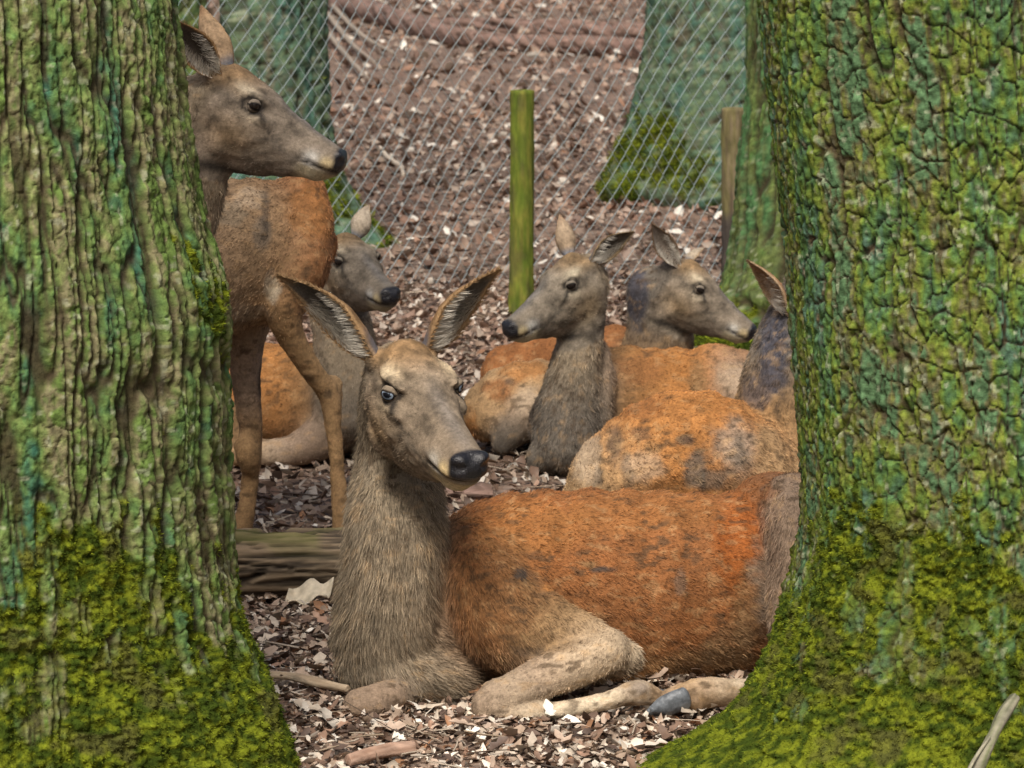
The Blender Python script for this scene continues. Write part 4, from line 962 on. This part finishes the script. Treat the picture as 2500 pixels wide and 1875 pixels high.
# --- curled hind right behind the front one, its head hidden by the right oak
def curled_right_deer():
    d = Deer('orange rumped deer curled up behind the front deer, dark neck rising by the right oak', G(1690, 1290), voxel=0.009)
    d.tube([(1425, 1250, 9.85, 60, 80), (1500, 1180, 9.9, 120, 130), (1610, 1135, 9.95, 165, 175), (1730, 1130, 9.98, 168, 180), (1850, 1175, 10.0, 130, 150), (1945, 1240, 10.02, 80, 90)], ['tan', 'tan', 'orange', 'orange', 'tan', 'tan'], 0.012, seg=28)
    d.tube([(1990, 700, 10.25, 75, 70), (1960, 800, 10.25, 95, 80), (1925, 900, 10.22, 105, 90), (1905, 1010, 10.18, 115, 105), (1870, 1100, 10.12, 120, 120)], ['dgrey', 'dgrey', 'dgrey', 'brown', 'brown'], 0.014, hint=(1, 0, 0.3), seg=24)
    d.ball((1790, 1140, 9.86), (95, 60, 100), 'taupe', 0.012)
    d.set_head((2090, 640, 10.2), (2260, 730, 10.15), 1.1)
    for b in ((1640, 1000, 9.85, 160, 'orange', 0.7, 70), (1560, 985, 9.9, 60, 'rust', 0.6, 40), (1500, 1080, 9.78, 24, 'dark', 0.7, 60), (1530, 1150, 9.76, 20, 'dark', 0.6, 60), (1560, 1060, 9.78, 32, 'dark', 0.55, 18), (1460, 1160, 9.76, 14, 'dark', 0.7, 24), (1570, 1140, 9.75, 60, 'pale', 0.5, 40),
              (1590, 1090, 9.76, 26, 'brown', 0.6, 14), (1670, 1075, 9.76, 22, 'dark', 0.8, 12), (1700, 1000, 9.8, 30, 'brown', 0.7, 12), (1695, 1150, 9.76, 30, 'dgrey', 0.8, 46), (1730, 1170, 9.76, 40, 'dgrey', 0.7, 26), (1800, 1090, 9.77, 60, 'taupe', 0.9, 70), (1800, 1100, 9.77, 30, 'dgrey', 0.6, 40), (1430, 1110, 9.8, 40, 'pale', 0.7, 70), (1880, 1120, 9.85, 50, 'tan', 0.8, 80), (1835, 1040, 9.8, 10, 'dark', 0.6, 34),
              (1890, 850, 10.12, 40, 'navy', 0.9, 110), (1850, 950, 10.1, 50, 'navy', 0.6, 50)):
        d.blob(*b)
    d.build(fur_n=36000, fur_w=0.0009, spots=0.5, noise_amp=0.007)
    d.ear(-1, (1832, 622, 10.1), (-0.35, -0.4, -0.9), 0.085, base=(1925, 765, 10.18), cols=dict(back=(0.36, 0.20, 0.10), rim=(0.5, 0.38, 0.24), base=(0.10, 0.10, 0.16), inner=(0.3, 0.2, 0.12), hair=(0.7, 0.66, 0.58)), hair=200, seed=11)
curled_right_deer()

# --- small resting hind half hidden behind the middle one's neck
def hidden_deer():
    d = Deer('pale bellied deer curled on the leaves left of the grey upright neck in the middle', G(1240, 1110), voxel=0.012)
    d.tube([(1180, 1020, 11.5, 60, 80), (1235, 990, 11.55, 92, 110), (1310, 975, 11.6, 100, 120), (1400, 985, 11.65, 95, 110), (1470, 1010, 11.7, 70, 80)], ['brown', 'tan', 'tan', 'rust', 'rust'], 0.012, seg=24)
    d.tube([(1290, 1010, 11.45, 60), (1240, 1060, 11.4, 44), (1225, 1090, 11.38, 30)], ['taupe', 'dgrey', 'dark'], 0.008)
    d.tube([(1450, 1000, 11.72, 55), (1520, 960, 11.78, 45), (1560, 950, 11.8, 40)], 'grey', 0.01); d.set_head((1610, 965, 11.8), (1705, 1030, 11.74), 1.0)
    d.blob(1270, 905, 11.45, 70, 'orange', 0.8, 30); d.blob(1215, 950, 11.43, 50, 'rust', 0.8, 30); d.blob(1240, 930, 11.43, 18, 'dark', 0.7, 14); d.blob(1290, 980, 11.43, 50, 'pale', 0.6, 40)
    d.blob(1150, 1060, 11.4, 20, 'orange', 0.8, 60)
    d.build(fur_n=10000, fur_w=0.001, spots=0.4)
    d.ear(1, (1530, 900, 11.95), (0, 1, 0.3), 0.08); d.ear(-1, (1530, 930, 11.7), (0, -1, 0.3), 0.08)
hidden_deer()

# ------------------------------------------------------------------ fence, posts, logs, sticks
def wood_tube(name, pts, radii, mat, pal, seed, seg=24, sub=10, grain=0.12, rough=0.004, along=9.0, parent=None, flat=True):
    v, f = tube(np.array(pts), np.array(radii), np.array(radii), (0, 0.2, 1) if abs(pts[0][2]-pts[-1][2]) < 0.6*np.linalg.norm(np.array(pts[0])-pts[-1]) else (0, 1, 0), seg, sub, round_cap=0.12 if flat else 0.8)
    n = len(v)-2; ring = np.arange(n)//seg; a = (np.arange(n) % seg)/seg*2*math.pi
    c = np.array(pts).mean(0); L = np.linalg.norm(np.array(pts[-1])-pts[0])
    t = np.linspace(0, L, ring.max()+1)[ring]
    g = fbm2(np.cos(a)*4+seed, t*along*0.12+np.sin(a)*4, 4, seed)
    ax = nrm(np.array(pts[-1])-pts[0]); rel = v[:n]-np.array(pts[0]); rad = nrm_rows(rel-np.outer(rel@ax, ax))
    v[:n] += rad*(rough*g)[:, None]
    col = np.array(pal); k = np.clip(0.5+0.9*g, 0, 0.999)*(len(col)-1); i = np.floor(k).astype(int); fr = (k-i)[:, None]
    cl = np.vstack([col[i]*(1-fr)+col[np.minimum(i+1, len(col)-1)]*fr, np.tile(col[-1], (2, 1))])
    return link(name, mesh_np(name, v, f, mat, cl), parent)

def chain_link():
    root = empty('chain_link_fence', (0, 15.9, 0)); tag(root, 'galvanised chain link fence of diagonal wire behind the resting deer', 'fence')
    hw, hh, y0 = 0.0165, 0.053, 15.9
    H = 2.1; nseg = int(H/hh)
    vs, fs, o = [], [], 0
    r = np.random.default_rng(5)
    for i, x0 in enumerate(np.arange(-4.2, 4.2, 2*hw)):
        pts = np.array([(x0+(hw if k % 2 else -hw)*1.04 + 0.02*math.sin(k*0.13+i*0.05), y0+(0.004 if k % 2 else -0.004)+0.02*math.sin(i*0.11+k*0.05), 0.06+k*hh) for k in range(i, nseg+1+i)])
        pts[:, 2] -= i*hh
        for k in range(nseg):
            a, b = pts[k], pts[k+1]; d = nrm(b-a); s = nrm(np.cross(d, (0, 1, 0))); q = np.cross(s, d)
            w_ = 0.0024 if b[0] > a[0] else 0.0013  # rising wires modelled thicker to show their brighter glint
            for e in (a, b):
                vs += [e+s*w_, e-s*0.5*w_+q*0.87*w_, e-s*0.5*w_-q*0.87*w_]
            fs += [(o, o+1, o+4, o+3), (o+1, o+2, o+5, o+4), (o+2, o, o+3, o+5)]; o += 6
    link('wire_mesh', mesh_np('wire_mesh', np.array(vs), np.array(fs), M_WIRE, smooth=True), root)['kind'] = 'stuff'
    for x in (-4.3, 4.3):
        wood_tube('post', [(x, 15.95, -0.05), (x, 15.95, 2.2)], [0.05, 0.05], M_POST, [(0.12, 0.1, 0.06), (0.2, 0.17, 0.1)], 3.0, parent=root)
    for z in (2.1,):
        wood_tube('tension_wire', [(-4.3, 15.91, z), (0, 15.91, z-0.01), (4.3, 15.91, z)], [0.0018]*3, M_WIRE, [(0.5, 0.5, 0.5), (0.5, 0.5, 0.5)], 1.0, seg=6, rough=0, parent=root)
chain_link()
def stake(label, px, top, bot, Y, wpx, pal, seed, foot=None):
    a = P(px, bot, Y); b = P(px+3, top, Y); b = b.copy(); r = wpx/2*mpx(a)
    a = np.array((a[0], Y, -0.03))
    o = wood_tube('wooden_post', [a, a*0.6+b*0.4+np.array((0.004, 0, 0)), b], [r*1.05, r, r*0.97], M_POST, pal, seed, seg=24, sub=40, rough=0.012, along=50)
    at = o.data.attributes['col']; n = len(o.data.vertices); c = np.zeros(n*4, np.float32); at.data.foreach_get('color', c); c = c.reshape(-1, 4)
    q = np.zeros(n*3, np.float32); o.data.vertices.foreach_get('co', q); q = q.reshape(-1, 3).astype(float)
    st = sstep(0.05, 0.3, fbm3(q[:, 0]*25, q[:, 1]*25, q[:, 2]*9, 3, seed))[:, None]; c[:, :3] = c[:, :3]*(1-0.55*st) + np.array((0.07, 0.065, 0.025))*0.55*st
    if foot: k_ = sstep(foot[0]+0.08, foot[0]-0.05, q[:, 2]+0.1*fbm3(q[:, 0]*30, q[:, 1]*30, q[:, 2]*10, 2, 1.0))[:, None]*0.85; c[:, :3] = c[:, :3]*(1-k_)+np.array(foot[1])*k_
    at.data.foreach_set('color', c.astype(np.float32).ravel())
    tag(o, label, 'post', 'short wooden posts in front of the fence')
stake('round green algae covered post standing in the middle, in front of the fence', 1271, 222, 770, 15.2, 60, [(0.07, 0.105, 0.012), (0.115, 0.15, 0.018), (0.17, 0.165, 0.03), (0.10, 0.13, 0.018)], 2.0)
stake('grey brown post with dark foot beside the green trunk on the right', 1788, 265, 720, 15.4, 58, [(0.10, 0.075, 0.05), (0.17, 0.15, 0.06), (0.22, 0.17, 0.11), (0.14, 0.15, 0.05)], 4.0, foot=(0.42, (0.055, 0.045, 0.045)))

# fallen log between the left oak and the front deer, with cracks along the grain
def front_log():
    Y = 9.12
    a, b = P(430, 1380, Y-0.02), P(1000, 1372, Y+0.06)
    r = 0.104
    a[2] = r-0.005; b[2] = r-0.003
    n, seg = 190, 100
    t = np.linspace(0, 1, n); th = np.linspace(0, 2*math.pi, seg, endpoint=False)
    T, A = np.meshgrid(t, th, indexing='ij'); L = np.linalg.norm(b-a); U = T*L; V = A*r
    g = fbm2(U*6, V*85+2*noise2(U*3, V*6, 4.0), 4, 6.0)
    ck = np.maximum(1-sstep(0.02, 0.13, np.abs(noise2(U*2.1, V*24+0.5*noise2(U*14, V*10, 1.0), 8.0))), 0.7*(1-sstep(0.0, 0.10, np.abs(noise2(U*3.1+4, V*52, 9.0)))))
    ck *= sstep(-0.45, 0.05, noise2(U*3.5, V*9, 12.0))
    R = r + 0.009*g - 0.018*ck + 0.006*noise2(U*2, A*1.0, 14.0)
    ax = nrm(b-a); s = nrm(np.cross(ax, (0, 0, 1))); up = np.cross(s, ax)
    C = a + (b-a)*T[..., None]
    v = (C + (R*np.cos(A))[..., None]*s + (R*np.sin(A))[..., None]*up).reshape(-1, 3)
    i = np.arange(n*seg).reshape(n, seg); j = np.roll(i, -1, 1)
    f = np.stack([i[:-1], j[:-1], j[1:], i[1:]], -1).reshape(-1, 4)
    c = lerpc(np.tile(np.array((0.05, 0.038, 0.026)), (n*seg, 1)), (0.24, 0.18, 0.115), sstep(-0.3, 0.35, g.ravel()))
    c = lerpc(c, (0.13, 0.14, 0.03), sstep(0.0, 0.3, noise2((U*9).ravel(), (V*14).ravel(), 16.0))*0.5*sstep(0.2, 0.9, np.sin(A).ravel()))
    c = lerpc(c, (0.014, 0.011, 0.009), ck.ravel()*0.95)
    tag(link('fallen_log', mesh_np('fallen_log', v, f, M_WOOD, c)), 'weathered cracked log on the leaves between left oak and front deer', 'log', 'fallen logs')
front_log()
LOGP = [(0.06, 0.04, 0.03), (0.16, 0.10, 0.08), (0.27, 0.18, 0.145), (0.12, 0.08, 0.06), (0.22, 0.14, 0.11)]
def far_log(label, pts, rpx, seed):
    W = []
    for px, py in pts:
        g = G(px, py); W.append(g)
    rr = [rp*mpx(q) for rp, q in zip(rpx, W)]
    W = [q+np.array((0, 0, r_*0.9)) for q, r_ in zip(W, rr)]
    o = wood_tube('fallen_log', W, rr, M_WOOD, LOGP, seed, sub=40, rough=0.06, along=60); tag(o, label, 'log', 'fallen logs')
far_log('dark long log curving from the top edge down to the right behind the fence', [(720, 0), (900, 52), (1060, 100), (1220, 122), (1420, 132), (1640, 150)], [30, 28, 25, 22, 24, 26], 3.0)
far_log('pinkish log lying topmost behind the fence near the bluish trunk', [(1020, 62), (1180, 78), (1350, 90), (1500, 100), (1640, 108)], [10, 18, 22, 24, 24], 5.0)
far_log('short dark log end just above the front deer\'s back', [(1085, 1232), (1140, 1228), (1200, 1226)], [18, 20, 18], 7.0)
def stick(label, pts, rpx, pal, seed, lift=0.0, name='stick'):
    W = [P(*p) for p in pts] if len(pts[0]) == 3 else [G(*p) for p in pts]
    rr = [rp*mpx(q) for rp, q in zip(rpx, W)]
    W = [q+np.array((0, 0, lift+r_)) for q, r_ in zip(W, rr)] if len(pts[0]) == 2 else W
    o = wood_tube(name, W, rr, M_WOOD, pal, seed, seg=14, sub=10, rough=0.006, along=90); tag(o, label, 'stick')
SP = [(0.30, 0.21, 0.13), (0.45, 0.35, 0.24), (0.55, 0.46, 0.33)]
stick('pale thin stick on the leaves left of the front deer\'s knee', [(600, 1682), (700, 1688), (770, 1705), (850, 1718)], [10, 10, 12, 9], SP, 1.0, 0.03)
stick('short brown broken stick at the bottom edge below the front deer', [(850, 1890), (930, 1872), (1010, 1862)], [14, 17, 18], [(0.25, 0.15, 0.10), (0.40, 0.27, 0.20), (0.33, 0.21, 0.15)], 2.0, 0.02)
stick('pale twig bent on the leaves beside the standing deer\'s muzzle', [(928, 372), (950, 400), (978, 418), (985, 440)], [5, 6, 6, 5], [(0.5, 0.43, 0.33), (0.6, 0.52, 0.42)], 3.0, 0.02)
stick('pale grey broken branch leaning on the right oak\'s mossy foot', [(2368, 1920, 6.42), (2398, 1850, 6.45), (2424, 1795, 6.48), (2450, 1742, 6.52), (2478, 1700, 6.55)], [15, 15, 14, 16, 13], [(0.08, 0.09, 0.045), (0.17, 0.17, 0.11), (0.28, 0.26, 0.19), (0.12, 0.14, 0.06)], 4.0)
stick('thin bare twig beside the broken branch at the right bottom corner', [(2352, 1905, 6.40), (2385, 1845, 6.43), (2418, 1800, 6.46)], [4, 4, 3], [(0.2, 0.19, 0.12), (0.36, 0.34, 0.26)], 6.0)
for q, pts in enumerate(([(790, 40), (850, 120), (915, 175)], [(795, 95), (850, 165), (900, 215)], [(800, 20), (880, 105), (960, 150)])):
    stick(('upper', 'lower', 'longest')[q] + ' of the pale branches lying right of the bluish trunk behind the fence', pts, [6, 6, 3], [(0.16, 0.13, 0.10), (0.34, 0.29, 0.23), (0.24, 0.19, 0.15)], 5.0+q, 0.08, name='branch')
# the big pale curled leaf by the log
def pale_bark():
    c = G(752, 1490); r = np.random.default_rng(9); n, m = 14, 8
    t, u = np.meshgrid(np.linspace(-1, 1, n), np.linspace(-1, 1, m), indexing='ij')
    X = t*0.062+0.01*u; wd = 0.028*np.sqrt(np.maximum(0.02, 1-t**2))*(1+0.35*np.sin(t*8+1)); Yy = u*wd
    Z = 0.038+0.022*u+0.016*u**2+0.01*np.sin(t*5+u*2)+0.012*t
    v = np.stack([c[0]+X, c[1]+Yy, Z], -1).reshape(-1, 3)
    i = np.arange(n*m).reshape(n, m); f = np.stack([i[:-1, :-1], i[1:, :-1], i[1:, 1:], i[:-1, 1:]], -1).reshape(-1, 4)
    col = np.tile((0.50, 0.44, 0.33), (n*m, 1))*(0.85+0.3*r.random((n*m, 1)))
    o = link('dry_leaf', mesh_np('dry_leaf', v, f, M_LEAF, col)); md = o.modifiers.new('s', 'SOLIDIFY'); md.thickness = 0.002
    tag(o, 'large pale curled leaf on the ground just below the cracked log', 'leaf')
pale_bark()
